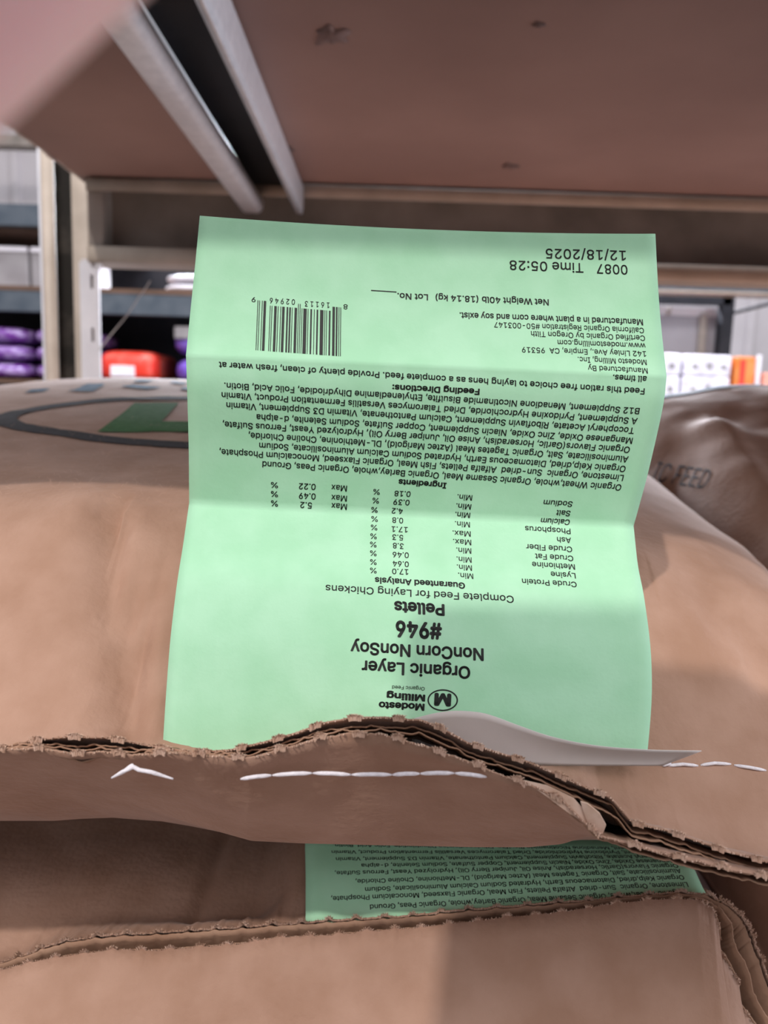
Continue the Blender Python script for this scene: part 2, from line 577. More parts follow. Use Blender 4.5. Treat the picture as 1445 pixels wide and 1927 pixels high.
def on_surface(zf, px, py, lift=.0006):
    """point where the sight line of a pixel meets a height field"""
    o = W(0, 0, 0)
    a = P(px, py, 1.0) - o
    lo, hi = .12, .60
    n = 240
    prev = lo
    for i in range(n + 1):
        k = lo + (hi - lo) * i / n
        q = o + a * k
        if q.z - Z0 < zf(q.x, q.y):
            b0, b1 = prev, k
            for _ in range(18):
                mid = (b0 + b1) / 2
                q = o + a * mid
                if q.z - Z0 < zf(q.x, q.y):
                    b1 = mid
                else:
                    b0 = mid
            q = o + a * b0
            return Vector((q.x, q.y, q.z + lift))
        prev = k
    return None


def a_creases():
    """folds of the top sack, laid out where the photograph shows them on the bare surface"""
    def line(*px):
        q = [on_surface(zA, a, b, 0) for a, b in px]
        return [(p.x, p.y) for p in q if p]
    return [
        (line((233, 1016), (222, 1075), (226, 1120), (268, 1205), (252, 1262), (248, 1395)), -.0080, .0026, .0095),
        (line((170, 1050), (160, 1120), (170, 1190), (190, 1260), (180, 1395)), .0055, .011, .022),
        (line((235, 1018), (280, 1036), (322, 1068), (345, 1095)), .0022, .003, .012),
        (line((310, 1094), (296, 1128), (283, 1162)), -.0008, .0012, .0012),
        (line((-60, 938), (120, 940), (340, 944)), -.0012, .008, .014),
        (line((1346, 1193), (1384, 1226), (1398, 1256), (1412, 1302)), .0038, .0016, .007),
        (line((1375, 1235), (1388, 1270), (1395, 1310)), -.0030, .006, .004),
        (line((1275, 1060), (1315, 1110), (1363, 1158), (1425, 1180)), -.0040, .012, .012),
        (line((1240, 1050), (1300, 1030), (1400, 1075)), .0020, .010, .014),
        (line((60, 1180), (120, 1230), (150, 1330)), -.0014, .012, .016),
    ]


def build_columns(x_in0, x_in1, step, x0, x1, coarse):
    xs = []
    x = x0
    while x < x1:
        xs.append(x)
        x += step if x_in0 < x < x_in1 else coarse
    xs.append(x1)
    return xs


def top_sack():
    o = thing('feed_sack', 'brown feed sack on top of the pile, tall green tag standing in its torn end', 'sack', W(-0.08, 0.3, -0.12))
    pxs = build_columns(-30, 1480, 4.5, -1950, 1960, 26)
    ytop = [0, .0008, .0018, .003, .0045, .006, .0085, .011, .014, .018, .023, .028, .034, .04, .047, .055, .063, .072, .08, .088]
    while ytop[-1] < .43:
        ytop.append(ytop[-1] + .0075)
    ytop += [.46, .49, .53, .57, .60, .625, .645, .66]
    V = []
    rows = None
    for px in pxs:
        tb = tooth(px, 75, 5.0, 1.0)
        tf = tooth(px, 75, 7.5, 7.0)
        col = []
        b = P(px, interp(A_BACK, px) - tb * .5, DA_B)
        gapd = 0.0012 * (interp(A_FRONT, px) - interp(A_BACK, px)) / 30
        ze, ye, xe = b.z - Z0, b.y, b.x
        xe_far = xe
        for k, t in enumerate(ytop):
            y = ye + t
            z = zA(xe, y)
            zs_ = zA(xe, ye)
            z += (ze - zs_) * (1 - sstep(.002, .055, t))
            # the wide part of the sack is broader than its seam
            col.append(W(xe * (1 + .12 * sstep(.02, .2, t)) , y, z))
        # far end and bottom
        xf = xe * 1.12
        s = prof_side(xf, -.085, .30, 3)
        col.append(W(xf, .86, -.11))
        col.append(W(xf, .84, -.125))
        for y in (.78, .7, .55, .4, .30, .255, .235):
            col.append(W(xf, y, -.127 + .001 * nz(xf * 20, y * 20)))
        # front ply: under side, crease, up to the torn edge
        cpy = interp(A_CREASE, px)
        cr = P(px, cpy, .1800 + .002 * nz(px * .004, 3) + (.006 * sstep(1050, 1200, px)))
        fe = P(px, interp(A_FRONT, px) - tf, DA_F - gapd)
        fe0 = P(px, interp(A_FRONT, px), DA_F - gapd)
        col.append(W(xe * 1.08, .215, -.124))
        col.append(cr.lerp(W(xe * 1.08, .215, -.124), .45) + Vector((0, 0, -.003)))
        for t in (.12, .0):
            col.append(cr.lerp(W(xe, .2, -.124), t * .4))
        st = 10
        for k in range(1, st + 1):
            t = k / st
            p = cr.lerp(fe0, t) + (fe - fe0) * max(0, (t - .84) / .16)
            bulge = math.sin(t * math.pi)
            n = Vector((0, -1, .25))
            p += n * (bulge * (.0008 + .0012 * nz(px * .006, t * 1.5, 5)) + .0012 * nz(px * .012, t * 3, 8) * bulge)
            col.append(p)
        V.append(col)
    nc = len(V[0])
    verts = [v for c in V for v in c]
    body = mesh('sack_body', verts, grid_faces(len(V), nc), M['kraft'], o)
    solid(body, .00035, 0)
    # side gussets closing the two flanks
    for name_i, c in ((0, V[0]), (1, V[-1])):
        nT = len(ytop)
        n = len(c)
        f = [tuple(range(n))] if name_i else [tuple(range(n))[::-1]]
        mesh('side_gusset', c, f, M['kraft'], o, smooth=False)
    # inner plies between the two outer ones
    for k, (w, dd, seed, dep) in enumerate(((.20, 0.0, 11, .007), (.42, .0004, 17, .008), (.66, .0002, 23, .009), (.88, 0.0, 31, .009))):
        vs = []
        cols = [p for p in pxs if -60 < p < 1520]
        for px in cols:
            yf, yb = interp(A_FRONT, px), interp(A_BACK, px)
            # plies cling to the front or to the back wall of the opening
            gap = sstep(10, 34, yf - yb)
            ww = w + (0.5 - w) * 0 + gap * (-.14 if w < .5 else .14) * (1 if .1 < w < .9 else 0) * 1.6
            y = yf + (yb - yf) * ww + 2.0 * nz(px * .02, seed) + gap * 20 * (.3 < w < .9)
            t = tooth(px + 17 * k, 75, 5, seed)
            gapd = 0.0012 * (yf - yb) / 30
            d = (DA_F - gapd) * (1 - ww) + DA_B * ww + .0004 + .0012 * gap * (.1 < w < .9)
            p = P(px, y - t + 1.5, d)
            q = Vector((0, .88, -.46)) if px < 1000 else Vector((0, .9, -.25))
            vs += [p, p + q * dep * .12, p + q * dep * .5, p + q * dep]
        pl = mesh('inner_ply', vs, grid_faces(len(cols), 4), M['kraft_inner'], o)
        solid(pl, .0003, 0)
    # frayed fibres standing along the torn lines
    bm = bmesh.new()
    rnd = random.Random(5)
    for tabl, dd, pitch in ((A_FRONT, DA_F, 75), (A_BACK, DA_B, 75)):
        px = -40
        while px < 1490:
            y = interp(tabl, px)
            tt = tooth(px, 75, 7.5, 7.0) if tabl is A_FRONT else tooth(px, 75, 5.0, 1.0) * .5
            gapd = 0.0012 * (interp(A_FRONT, px) - interp(A_BACK, px)) / 30 if tabl is A_FRONT else 0
            near = abs(((px / 75.0 + 0.25 * nz(px * 0.004, 7.0 if tabl is A_FRONT else 1.0)) % 1.0) - .5) * 2 > .72
            n = 16 if near else (1 if rnd.random() < .5 else 0)
            for _ in range(n):
                L = rnd.uniform(3, 9 if near else 4)
                a = rnd.uniform(-1.1, 1.1)
                q0 = P(px, y - tt + (7 if near else 2), dd - gapd - .0003)
                q1 = P(px + L * .5 * math.sin(a), y - tt - L * .35, dd - gapd - rnd.uniform(-.0003, .0005))
                q2 = P(px + L * math.sin(a) + rnd.uniform(-2, 2), y - tt - L * .8 * math.cos(a), dd - gapd - rnd.uniform(-.0006, .0008))
                tube(bm, [q0, q1, q2], [.00017, .00013, .00004], 3, cap=False)
            px += rnd.uniform(1.5, 4)
    fr = bmobj('frayed_fibres', bm, M['torn'], o)
    fr['kind'] = 'stuff'
    fr['label'] = 'pale frayed fibres along the torn edge'
    # small folded out piece of inner paper at the right bend of the seam
    pts = [(985, 1468, .1483), (1030, 1478, .1482), (1080, 1502, .1480), (1096, 1520, .148), (1108, 1553, .1478), (1070, 1530, .1478), (1030, 1500, .148)]
    vs = [P(*p) for p in pts]
    t = mesh('turned_out_ply', vs, [tuple(range(len(vs)))], M['torn'], o, smooth=False)
    solid(t, .0004)
    t['label'] = 'pale inner ply turned out at the bend'
    pts = [(1092, 1508), (1106, 1512), (1128, 1530), (1140, 1552), (1134, 1568), (1120, 1562), (1104, 1545)]
    vs = [P(x, y, .1474 - .0006 * math.sin(i)) for i, (x, y) in enumerate(pts)]
    t = mesh('turned_out_ply', vs, [tuple(range(len(vs)))], M['torn'], o, smooth=False)
    solid(t, .0004)
    t['label'] = 'pale torn curl at the bend'
    return o


# stitches: white thread lying on the paper
def thread_px(name, runs, parent, r=.00042, flat=.6, lift=.0):
    bm = bmesh.new()
    for run in runs:
        pts = []
        n = 7
        for i in range(len(run) - 1):
            for k in range(n):
                t = k / n
                a, b = run[i], run[i + 1]
                pts.append(tuple(a[j] + (b[j] - a[j]) * t for j in range(3)))
        pts.append(run[-1])
        m = len(pts)
        W_ = [P(*p) for p in pts]
        rr = [r * (0.35 + 0.65 * min(1, 5 * min(i, m - 1 - i) / m + .15)) for i in range(m)]
        tube(bm, W_, rr, 8)
    o = bmobj(name, bm, M['thread'], parent, smooth=True)
    return o


# ------------------------------------------------------------------ paper tags and their print
class Sheet:
    """a paper tag given by rows from its free end down: left x,y, right x,y, depth, sharp fold?, sag"""
    def __init__(self, rows, sub=10):
        segs, cur = [], []
        for r in rows:
            cur.append(r)
            if r[5] and len(cur) > 1:
                segs.append(cur)
                cur = [r]
        if len(cur) > 1:
            segs.append(cur)
        self.rows = []
        for s in segs:
            for i in range(len(s) - 1):
                for k in range(sub):
                    t = k / sub
                    self.rows.append([sinterp([(j, s[j][c]) for j in range(len(s))], i + t) for c in (0, 1, 2, 3, 4, 6)])
        l = rows[-1]
        self.rows.append([l[0], l[1], l[2], l[3], l[4], l[6]])

    def row_y(self, i, px):
        r = self.rows[i]
        a = (px - r[0]) / (r[2] - r[0])
        return r[1] + (r[3] - r[1]) * a + r[5] * 4 * a * (1 - a)

    def at(self, px, py):
        """depth, and downwards direction on the paper, at a pixel"""
        lo, hi = 0, len(self.rows) - 1
        while hi - lo > 1:
            m = (lo + hi) // 2
            if self.row_y(m, px) < py:
                lo = m
            else:
                hi = m
        y0, y1 = self.row_y(lo, px), self.row_y(hi, px)
        t = (py - y0) / (y1 - y0)
        A, B = self.rows[lo], self.rows[hi]
        d = A[4] + (B[4] - A[4]) * t
        a = (px - A[0]) / (A[2] - A[0])
        xb = B[0] + (B[2] - B[0]) * a
        return d, (xb - px) / max(1e-3, (self.row_y(hi, xb) - self.row_y(lo, px)))

    def build(self, name, mat, parent, nc=30):
        vs = []
        for i, r in enumerate(self.rows):
            for j in range(nc + 1):
                px = r[0] + (r[2] - r[0]) * j / nc
                vs.append(P(px, self.row_y(i, px), r[4]))
        o = mesh(name, vs, grid_faces(len(self.rows), nc + 1), mat, parent)
        solid(o, .00014, 0)
        return o


class Ink:
    def __init__(self, sheet, lift=.00016):
        self.s, self.v, self.f, self.lift = sheet, [], [], lift

    def pt(self, px, py):
        d, _ = self.s.at(px, py)
        self.v.append(P(px, py, d - self.lift))
        return len(self.v) - 1

    def poly(self, pts):
        self.f.append(tuple(self.pt(*p) for p in pts))

    def strip(self, L, R):
        a = [self.pt(*p) for p in L]
        b = [self.pt(*p) for p in R]
        for i in range(len(a) - 1):
            self.f.append((a[i], b[i], b[i + 1], a[i + 1]))

    def build(self, name, mat, parent):
        return mesh(name, self.v, self.f, mat, parent, smooth=False)


_txt = {}
try:                                            # the grotesque that ships inside Blender, else its built-in one
    FONT = bpy.data.fonts.load(bpy.utils.system_resource('DATAFILES', path='fonts') + '/Inter.woff2')
except Exception:
    FONT = None


def outline(ch):
    """flat triangles of one character, by the non-zero winding rule, and its advance"""
    if ch in _txt:
        return _txt[ch]

    def curve(body):
        c = bpy.data.curves.new('lettering', 'FONT')
        c.body = body
        c.size = 1.0
        if FONT:
            c.font = FONT
        c.resolution_u = 2
        c.dimensions = '3D'
        c.fill_mode = 'HALF'
        o = bpy.data.objects.new('lettering', c)
        COL.objects.link(o)
        bpy.context.view_layer.update()
        m = o.to_mesh()
        V = [Vector((p.co.x, p.co.y)) for p in m.vertices]
        E = [tuple(e.vertices) for e in m.edges]
        o.to_mesh_clear()
        bpy.data.objects.remove(o)
        bpy.data.curves.remove(c)
        return V, E
    adv = max(p.x for p in curve('H' + ch + 'H')[0]) - max(p.x for p in curve('HH')[0])
    if ch == ' ':
        _txt[ch] = ([], [], adv)
        return _txt[ch]
    V, E = curve(ch)

    def wind(p):
        w = 0
        for i, j in E:
            A, B = V[i], V[j]
            if (A.y <= p.y) != (B.y <= p.y):
                if A.x + (p.y - A.y) * (B.x - A.x) / (B.y - A.y) > p.x:
                    w += 1 if B.y > A.y else -1
        return w
    v, _, fc, _, _, _ = delaunay_2d_cdt(V, E, [], 0, 1e-6)
    keep = [tuple(t) for t in fc if wind((v[t[0]] + v[t[1]] + v[t[2]]) / 3) != 0]
    _txt[ch] = ([(p.x, p.y) for p in v], keep, adv)
    return _txt[ch]


def glyphs(text, bold=0):
    vs, fs, x = [], [], 0.0
    for ch in text:
        v, f, adv = outline(ch)
        b = len(vs)
        vs += [(p[0] + x, p[1]) for p in v]
        fs += [tuple(b + i for i in t) for t in f]
        x += adv
    return vs, fs


CAP = max(p[1] for p in outline('H')[0])


def write(ink, text, x0, y0, x1, y1, cap, bold=0.0, upside=True):
    """one line of print from its first letter to its last; y's are the base line"""
    v, f = glyphs(text, bold)
    a, b = min(p[0] for p in v), max(p[0] for p in v)
    sx = 1.0 if upside else -1.0
    w = bold + .010
    n = 4 if bold < .012 else 8                # heavier print: the strokes are struck several times, slightly apart
    for c in range(n):
        ox, oy = w * math.cos(math.pi / 4 + c * 2 * math.pi / n), w * math.sin(math.pi / 4 + c * 2 * math.pi / n)
        base = len(ink.v)
        for (x, y) in v:
            t = (x + ox - a) / (b - a)
            px, py = x0 + (x1 - x0) * t, y0 + (y1 - y0) * t
            h = (y + oy) / CAP * cap * sx
            _, sl = ink.s.at(px, py)
            ink.pt(px + h * sl, py + h)
        ink.f += [tuple(base + i for i in q) for q in f]


PARA = ['B12 Supplement, Menadione Nicotinamide Bisulfite, Ethylenediamine Dihydriodide, Folic Acid, Biotin.',
        'A Supplement, Pyridoxine Hydrochloride, Dried Talaromyces Versatilis Fermentation Product, Vitamin',
        'Tocopheryl Acetate, Riboflavin Supplement, Calcium Pantothenate, Vitamin D3 Supplement, Vitamin',
        'Manganese Oxide, Zinc Oxide, Niacin Supplement, Copper Sulfate, Sodium Selenite, d-alpha',
        'Organic Flavors(Garlic, Horseradish, Anise Oil, Juniper Berry Oil), Hydrolyzed Yeast, Ferrous Sulfate,',
        'Aluminosilicate, Salt, Organic Tagetes Meal (Aztec Marigold), DL-Methionine, Choline Chloride,',
        'Organic Kelp,dried, Diatomaceous Earth, Hydrated Sodium Calcium Aluminosilicate, Sodium',
        'Limestone, Organic  Sun-dried  Alfalfa Pellets, Fish Meal, Organic Flaxseed, Monocalcium Phosphate,',
        'Organic Wheat,whole, Organic Sesame Meal, Organic Barley,whole, Organic Peas, Ground']

A_CREASES = a_creases()
sackA = top_sack()

# rows: Lx, Ly, Rx, Ry, depth, sharp, sag
T1 = Sheet([
    (376, 406, 1233, 440, .1826, True, 9),
    (370, 470, 1236, 503, .1826, False, 5),
    (362, 550, 1241, 582, .1816, False, 3),
    (354, 628, 1249, 664, .1790, False, 1),
    (350, 668, 1254, 708, .1770, True, 0),
    (352, 730, 1247, 766, .1786, False, 0),
    (355, 838, 1220, 886, .1845, False, 0),
    (356, 946, 1192, 990, .1897, True, 0),
    (344, 1029, 1200, 1063, .1850, False, 0),
    (333, 1099, 1212, 1126, .1800, False, 0),
    (321, 1200, 1224, 1222, .1762, False, 0),
    (313, 1300, 1226, 1312, .1742, False, 0),
    (307, 1395, 1219, 1405, .1728, False, 0),
    (306, 1428, 1217, 1414, .1722, False, 0)])


def tag_one():
    t = T1.build('paper_tag', M['tag'], sackA, 36)
    t['label'] = 'tall mint green feed tag with black print, standing upside down'
    k = Ink(T1)
    B, m = .018, .006
    L = [('12/18/2025', 1177, 472, 1027, 468, 18, 0), ('0087', 1180, 499, 1123, 497, 17.5, 0), ('Time 05:28', 1097, 495.5, 959, 490, 17.5, 0),
         ('Net Weight 40lb (18.14 kg)', 1032, 563.5, 820, 554.5, 11, m + .004), ('Lot No.', 805, 554, 748, 551.5, 11, m + .004),
         ('Manufactured in a plant where corn and soy exist.', 1209, 601, 865, 588, 11, m + .004),
         ('California Organic Registration #50-003147', 1211, 617, 930, 606, 10, 0),
         ('Certified Organic by Oregon Tilth', 1213, 631.5, 999, 623, 10, 0),
         ('www.modestomilling.com', 1214, 646, 1049, 639.5, 10, 0),
         ('142 Linley Ave., Empire, CA  95319', 1215, 661, 982, 653, 10, 0),
         ('Modesto Milling, Inc.', 1216, 677, 1087, 671.5, 10, 0),
         ('Manufactured By', 1218, 693, 1106, 687.5, 10, 0),
         ('all times.', 1217, 708, 1154, 705, 11, m),
         ('Feed this ration free choice to laying hens as a complete feed. Provide plenty of clean, fresh water at',
          1213, 731, 412, 681, 11, m),
         ('Feeding Directions:', 902, 732, 739, 724, 10.5, B)]
    pos = [(1204, 768, 422, 720), (1200, 787, 417, 738), (1194, 805, 426, 757), (1191, 824, 483, 779.5), (1186, 841, 419, 793), (1183, 859, 468, 814),
           (1178, 877, 488, 833), (1174, 894, 413, 845), (1170, 912, 494, 868)]
    for s, p in zip(PARA, pos):
        L.append((s,) + p + (11.3, .003))
    L.append(('Ingredients', 840, 909, 751, 902, 10, B))
    rows = [('Sodium', 1078, 1024, 944, 'Min.', 0, 932, '0.18', 925, 921, ('0.22', 914, 911, 908)),
            ('Salt', 1074, 1048, 961.5, 'Min.', 0, 949, '0.39', 941, 937.5, ('0.49', 933, 929, 925)),
            ('Calcium', 1073, 1019, 978, 'Min.', 0, 965, '4.2', 957.5, 955, ('5.2', 948.5, 946, 942.5)),
            ('Phosphorus', 1073, 988, 995, 'Min.', 0, 982.5, '0.8', 975, 972, None),
            ('Ash', 1074, 1048, 1012, 'Max.', 0, 1000, '17.1', 992, 988, None),
            ('Crude Fiber', 1076, 990, 1029, 'Max.', 0, 1016, '5.3', 1007, 1004.5, None),
            ('Crude Fat', 1078, 1007, 1046, 'Min.', 0, 1032, '3.8', 1023, 1020, None),
            ('Methionine', 1081, 1001, 1062, 'Min.', 0, 1049, '0.46', 1040, 1036.5, None),
            ('Lysine', 1082, 1036, 1078.5, 'Min.', 0, 1064, '0.64', 1057, 1053, None),
            ('Crude Protein', 1084, 982, 1095, 'Min.', 0, 1079.5, '17.0', 1071.5, 1069, None)]
    for i, (nm, xr, xl, y, mm, _, ym, val, yv, yp_, mx) in enumerate(rows):
        L.append((nm, xr, y, xl, y - (xr - xl) * .06, 10, .004))
        xm = (889, 887, 885, 884, 885.5, 886.5, 886.5, 887, 887.5, 890)[i]
        L.append((mm, xm, ym, xm - (28 if mm == 'Min.' else 34), ym - 1.8, 10, 0))
        xv = (773, 771, 758, 758.5, 767, 758.5, 759.5, 769, 769, 768)[i]
        L.append((val, xv, yv, xv - (20 if len(val) == 3 else 30), yv - 1.5, 10, .004))
        xp = (715, 713.5, 711, 711, 710, 709, 708.5, 708.5, 708.5, 708.5)[i]
        L.append(('%', xp, yp_, xp - 12, yp_ - .7, 10, 0))
        if mx:
            L.append(('Max', 653, mx[1], 624, mx[1] - 2, 11, 0))
            L.append((mx[0], 594 if len(mx[0]) == 4 else 587, mx[2], 563 if len(mx[0]) == 4 else 565.5, mx[2] - 1.6, 11, .004))
            L.append(('%', 523, mx[3], 510, mx[3] - .8, 10.5, 0))
    L += [('Guaranteed Analysis', 874, 1097, 706, 1086.5, 10.5, B),
          ('Complete Feed for Laying Chickens', 966, 1121.5, 613, 1100.5, 13, 0),
          ('Pellets', 835, 1138, 743, 1132, 20, .022), ('#946', 830, 1174, 746, 1169, 28.5, .022),
          ('NonCorn NonSoy', 909, 1221, 661, 1208, 22, .013), ('Organic Layer', 884, 1255, 682, 1243.5, 22, .013)]
    for l in L:
        write(k, *l)
    n = 8
    k.strip([(698 + 48 * i / n, 545.5 + 3 * i / n) for i in range(n + 1)], [(698 + 48 * i / n, 547.3 + 3 * i / n) for i in range(n + 1)])
    k.build('printed_text', M['ink'], t)
    # mill mark
    k = Ink(T1)
    write(k, 'Organic Feed', 799, 1293, 738, 1290, 6.5, -.004)
    write(k, 'Milling', 799, 1308, 729, 1303.5, 11.5, .028)
    write(k, 'Modesto', 798, 1325, 714, 1321, 12, .028)
    write(k, 'M', 847, 1307, 820, 1305.5, 21, .035)
    n = 48
    ring = [[(833 + (27.4 + e) * math.cos(2 * math.pi * i / n), 1317.6 + (19.2 + e) * math.sin(2 * math.pi * i / n)) for i in range(n + 1)]
            for e in (-1.3, 1.3)]
    k.strip(ring[0], ring[1])
    k.build('printed_logo', M['ink'], t)
    # bar code
    k = Ink(T1)
    lc = ['0001101', '0011001', '0010011', '0111101', '0100011', '0110001', '0101111', '0111011', '0110111', '0001011']
    dig = '816113029469'
    bits = '101' + ''.join(lc[int(c)] for c in dig[:6]) + '01010' + ''.join(''.join('1' if q == '0' else '0' for q in lc[int(c)]) for c in dig[6:]) + '101'
    i = 0
    while i < 95:
        if bits[i] == '1':
            j = i
            while j < 95 and bits[j] == '1':
                j += 1
            long = i < 10 or i >= 85 or 45 <= i < 50
            e0, e1 = i / 95 + .0012, j / 95 - .0012

            def line(e, m=10):
                xt, yt = 642.0 - e * 157.5, 578.5 - e * 13.5 + (0 if long else 8)
                xb, yb = 641.2 - e * 160.5, 670.5 - e * 11.5
                return [(xt + (xb - xt) * q / m, yt + (yb - yt) * q / m) for q in range(m + 1)]
            k.strip(line(e0), line(e1))
            i = j
        else:
            i += 1
    write(k, '8', 654, 573, 646.5, 572.5, 9, 0)
    write(k, '1 6 1 1 3', 620, 569.5, 574, 566.5, 10, 0)
    write(k, '0 2 9 4 6', 555, 563.5, 508, 560.5, 10, 0)
    write(k, '9', 481, 559.5, 474, 559, 9, 0)
    k.build('barcode', M['ink'], t)
    # blank leaf of the same tag curling up in front of the print
    up_ = [(780, 1352), (815, 1343), (850, 1338), (885, 1339), (920, 1345), (980, 1367), (1040, 1387), (1120, 1403), (1220, 1411), (1320, 1413)]
    lowr = [(770, 1440), (800, 1440), (840, 1440), (880, 1440), (920, 1440), (980, 1440), (1040, 1441), (1110, 1441), (1180, 1441), (1246, 1441)]
    vs = []
    nn, mm = 40, 8
    for i in range(nn + 1):
        x = i / nn * (len(up_) - 1)
        u = (sinterp(list(enumerate([q[0] for q in up_])), x), sinterp(list(enumerate([q[1] for q in up_])), x))
        l = (sinterp(list(enumerate([q[0] for q in lowr])), x), sinterp(list(enumerate([q[1] for q in lowr])), x))
        for j in range(mm + 1):
            q = j / mm
            dd = .1640 * (1 - q) + .1612 * q + .0006 * math.sin(q * math.pi)
            vs.append(P(l[0] + (u[0] - l[0]) * q, l[1] + (u[1] - l[1]) * q, dd))
    s = mesh('blank_leaf', vs, grid_faces(nn + 1, mm + 1), M['tag_back'], t)
    solid(s, .00016, 0)
    s['label'] = 'blank greyish leaf curling up at the foot of the tag'


tag_one()

# stitches of the top sack
dth = DA_F - .0012
runs = []
xs = [452, 512, 588, 661, 738, 790, 855, 916]
ys = [1466, 1459, 1455, 1458, 1458, 1456, 1455, 1462]
for i in range(7):
    a, b = (xs[i] + 1, ys[i]), (xs[i + 1] - 1, ys[i + 1])
    runs.append([(a[0], a[1], dth + .0006), ((a[0] + b[0]) / 2, (a[1] + b[1]) / 2 - 1, dth - .0008), (b[0], b[1], dth + .0006)])
s1 = thread_px('stitching', runs, sackA)
s1['label'] = 'white stitching on the front of the seam'
runs = [[(210, 1464, dth), (232, 1452, dth - .0012), (251, 1443, dth - .001), (262, 1449, dth - .0012), (285, 1453, dth - .001), (326, 1466, dth)],
        [(232, 1453, dth - .0012), (251, 1438, dth - .0008)]]
thread_px('loose_stitch', runs, sackA)['label'] = 'loose white thread loop left of the seam'



def a_top(x, y):
    xe = x / (1 + .12 * sstep(.02, .2, y - .1415))
    return zA(xe, y)


def flat_print(name, polys, zf, mat, parent, lift=.0007):
    """print given in the plane of the sack (x, y), draped over its surface"""
    vs, fs = [], []
    for L, R in polys:
        b = len(vs)
        for (p, q) in zip(L, R):
            for k in range(5):
                t = k / 4
                x, y = p[0] + (q[0] - p[0]) * t, p[1] + (q[1] - p[1]) * t
                vs.append(W(x, y, zf(x, y) + lift))
        for i in range(len(L) - 1):
            for k in range(4):
                c = b + i * 5 + k
                fs.append((c, c + 1, c + 6, c + 5))
    return mesh(name, vs, fs, mat, parent)


def a_xy(px, py):
    q = on_surface(a_top, px, py)
    return (q.x, q.y) if q else (0, .5)


# print on the top sack
def a_prints():
    left, bot, top = a_xy(-2, 798), a_xy(425, 848), a_xy(425, 747)
    cx, cy = bot[0] + .006, (top[1] + bot[1]) / 2
    rx, ry = cx - left[0] * cy / left[1], (top[1] - bot[1]) / 2
    n = 120
    w = .012
    ring = [[(cx + (rx - e) * math.cos(2 * math.pi * i / n), cy + (ry - e) * math.sin(2 * math.pi * i / n)) for i in range(n + 1)] for e in (0, w)]
    flat_print('printed_oval', [ring], a_top, M['print_dark'], sackA)['label'] = 'dark printed oval ring'

    def line(a, b, m=10):
        A, B = a_xy(*a), a_xy(*b)
        return [(A[0] + (B[0] - A[0]) * i / m, A[1] + (B[1] - A[1]) * i / m) for i in range(m + 1)]
    flat_print('printed_letter', [[line((183, 815), (254, 760)), line((282, 815), (337, 760))],
                                  [line((272, 814), (272, 795)), line((470, 815), (470, 793))]], a_top, M['print_green'], sackA)['label'] = 'green printed letter'
    marks = [((128, 738), (160, 727), (176, 738), (197, 727)), ((228, 729), (250, 725), (275, 735), (304, 731)), ((46, 741), (58, 735), (80, 739), (95, 733)),
             ((250, 721), (262, 716), (275, 721), (290, 717)), ((318, 722), (330, 719), (345, 726), (352, 722)),
             ((340, 735), (345, 730), (372, 738), (380, 732)), ((150, 730), (165, 724), (186, 729), (198, 723)), ((395, 728), (402, 720), (425, 729), (432, 720)),
             ((470, 728), (480, 720), (505, 729), (516, 722))]
    ps = []
    for a, b, c, d in marks:
        ps.append([line(a, b, 4), line(c, d, 4)])
    flat_print('printed_lettering', ps, a_top, M['print_blue'], sackA)['label'] = 'faded blue printed lettering along the crest'


a_prints()

# loose paper fuzz standing on the crest of the top sack
bm = bmesh.new()
rnd = random.Random(21)
for _ in range(1300):
    x, y = rnd.uniform(-.23, .03), .225 + abs(rnd.gauss(0, .09))
    a, L = rnd.uniform(0, 6.3), rnd.uniform(.0010, .0030)
    z = a_top(x, y)
    dx, dy = L * math.cos(a), L * math.sin(a)
    tube(bm, [W(x, y, z), W(x + dx * .5, y + dy * .5, z + L * rnd.uniform(.2, .6)), W(x + dx, y + dy, z + L * rnd.uniform(.1, .9))],
         [.00004, .00004, .00002], 3, cap=False)
fz = bmobj('paper_fuzz', bm, M['torn'], sackA)
fz['kind'] = 'stuff'
fz['label'] = 'pale loose fibres on the crest'

# stitches on the upper side of the seam, right of the tag
runs = [[(1246, 1441), (1262, 1436)], [(1256, 1441), (1285, 1438), (1313, 1441)], [(1318, 1440), (1345, 1436), (1375, 1438)], [(1381, 1440), (1410, 1444), (1441, 1450)],
        [(1447, 1452), (1475, 1456), (1503, 1462)], [(1509, 1464), (1535, 1469), (1565, 1475)]]
bm = bmesh.new()
ovr = bpy.context.evaluated_depsgraph_get()
body = [c for c in sackA.children if c.name.startswith('sack_body')][0]
bvh = BVHTree.FromPolygons([v.co.copy() for v in body.data.vertices], [tuple(p.vertices) for p in body.data.polygons])


def hit_body(bv, px, py, lift):
    o = W(0, 0, 0)
    d = (P(px, py, 1) - o).normalized()
    h = bv.ray_cast(o, d)
    return (h[0] - d * lift) if h[0] else P(px, py, .17)


for run in runs:
    pts = []
    for i in range(len(run) - 1):
        for k in range(6):
            t = k / 6
            pts.append((run[i][0] + (run[i + 1][0] - run[i][0]) * t, run[i][1] + (run[i + 1][1] - run[i][1]) * t))
    pts.append(run[-1])
    m = len(pts)
    tube(bm, [hit_body(bvh, x, y, .0002 + .0006 * math.sin(math.pi * i / (m - 1))) for i, (x, y) in enumerate(pts)],
         [.00042 * (.4 + .6 * min(1, .2 + 5 * min(i, m - 1 - i) / m)) for i in range(m)], 8)
bmobj('stitching', bm, M['thread'], sackA, smooth=True)['label'] = 'white stitching on the upper side of the seam'

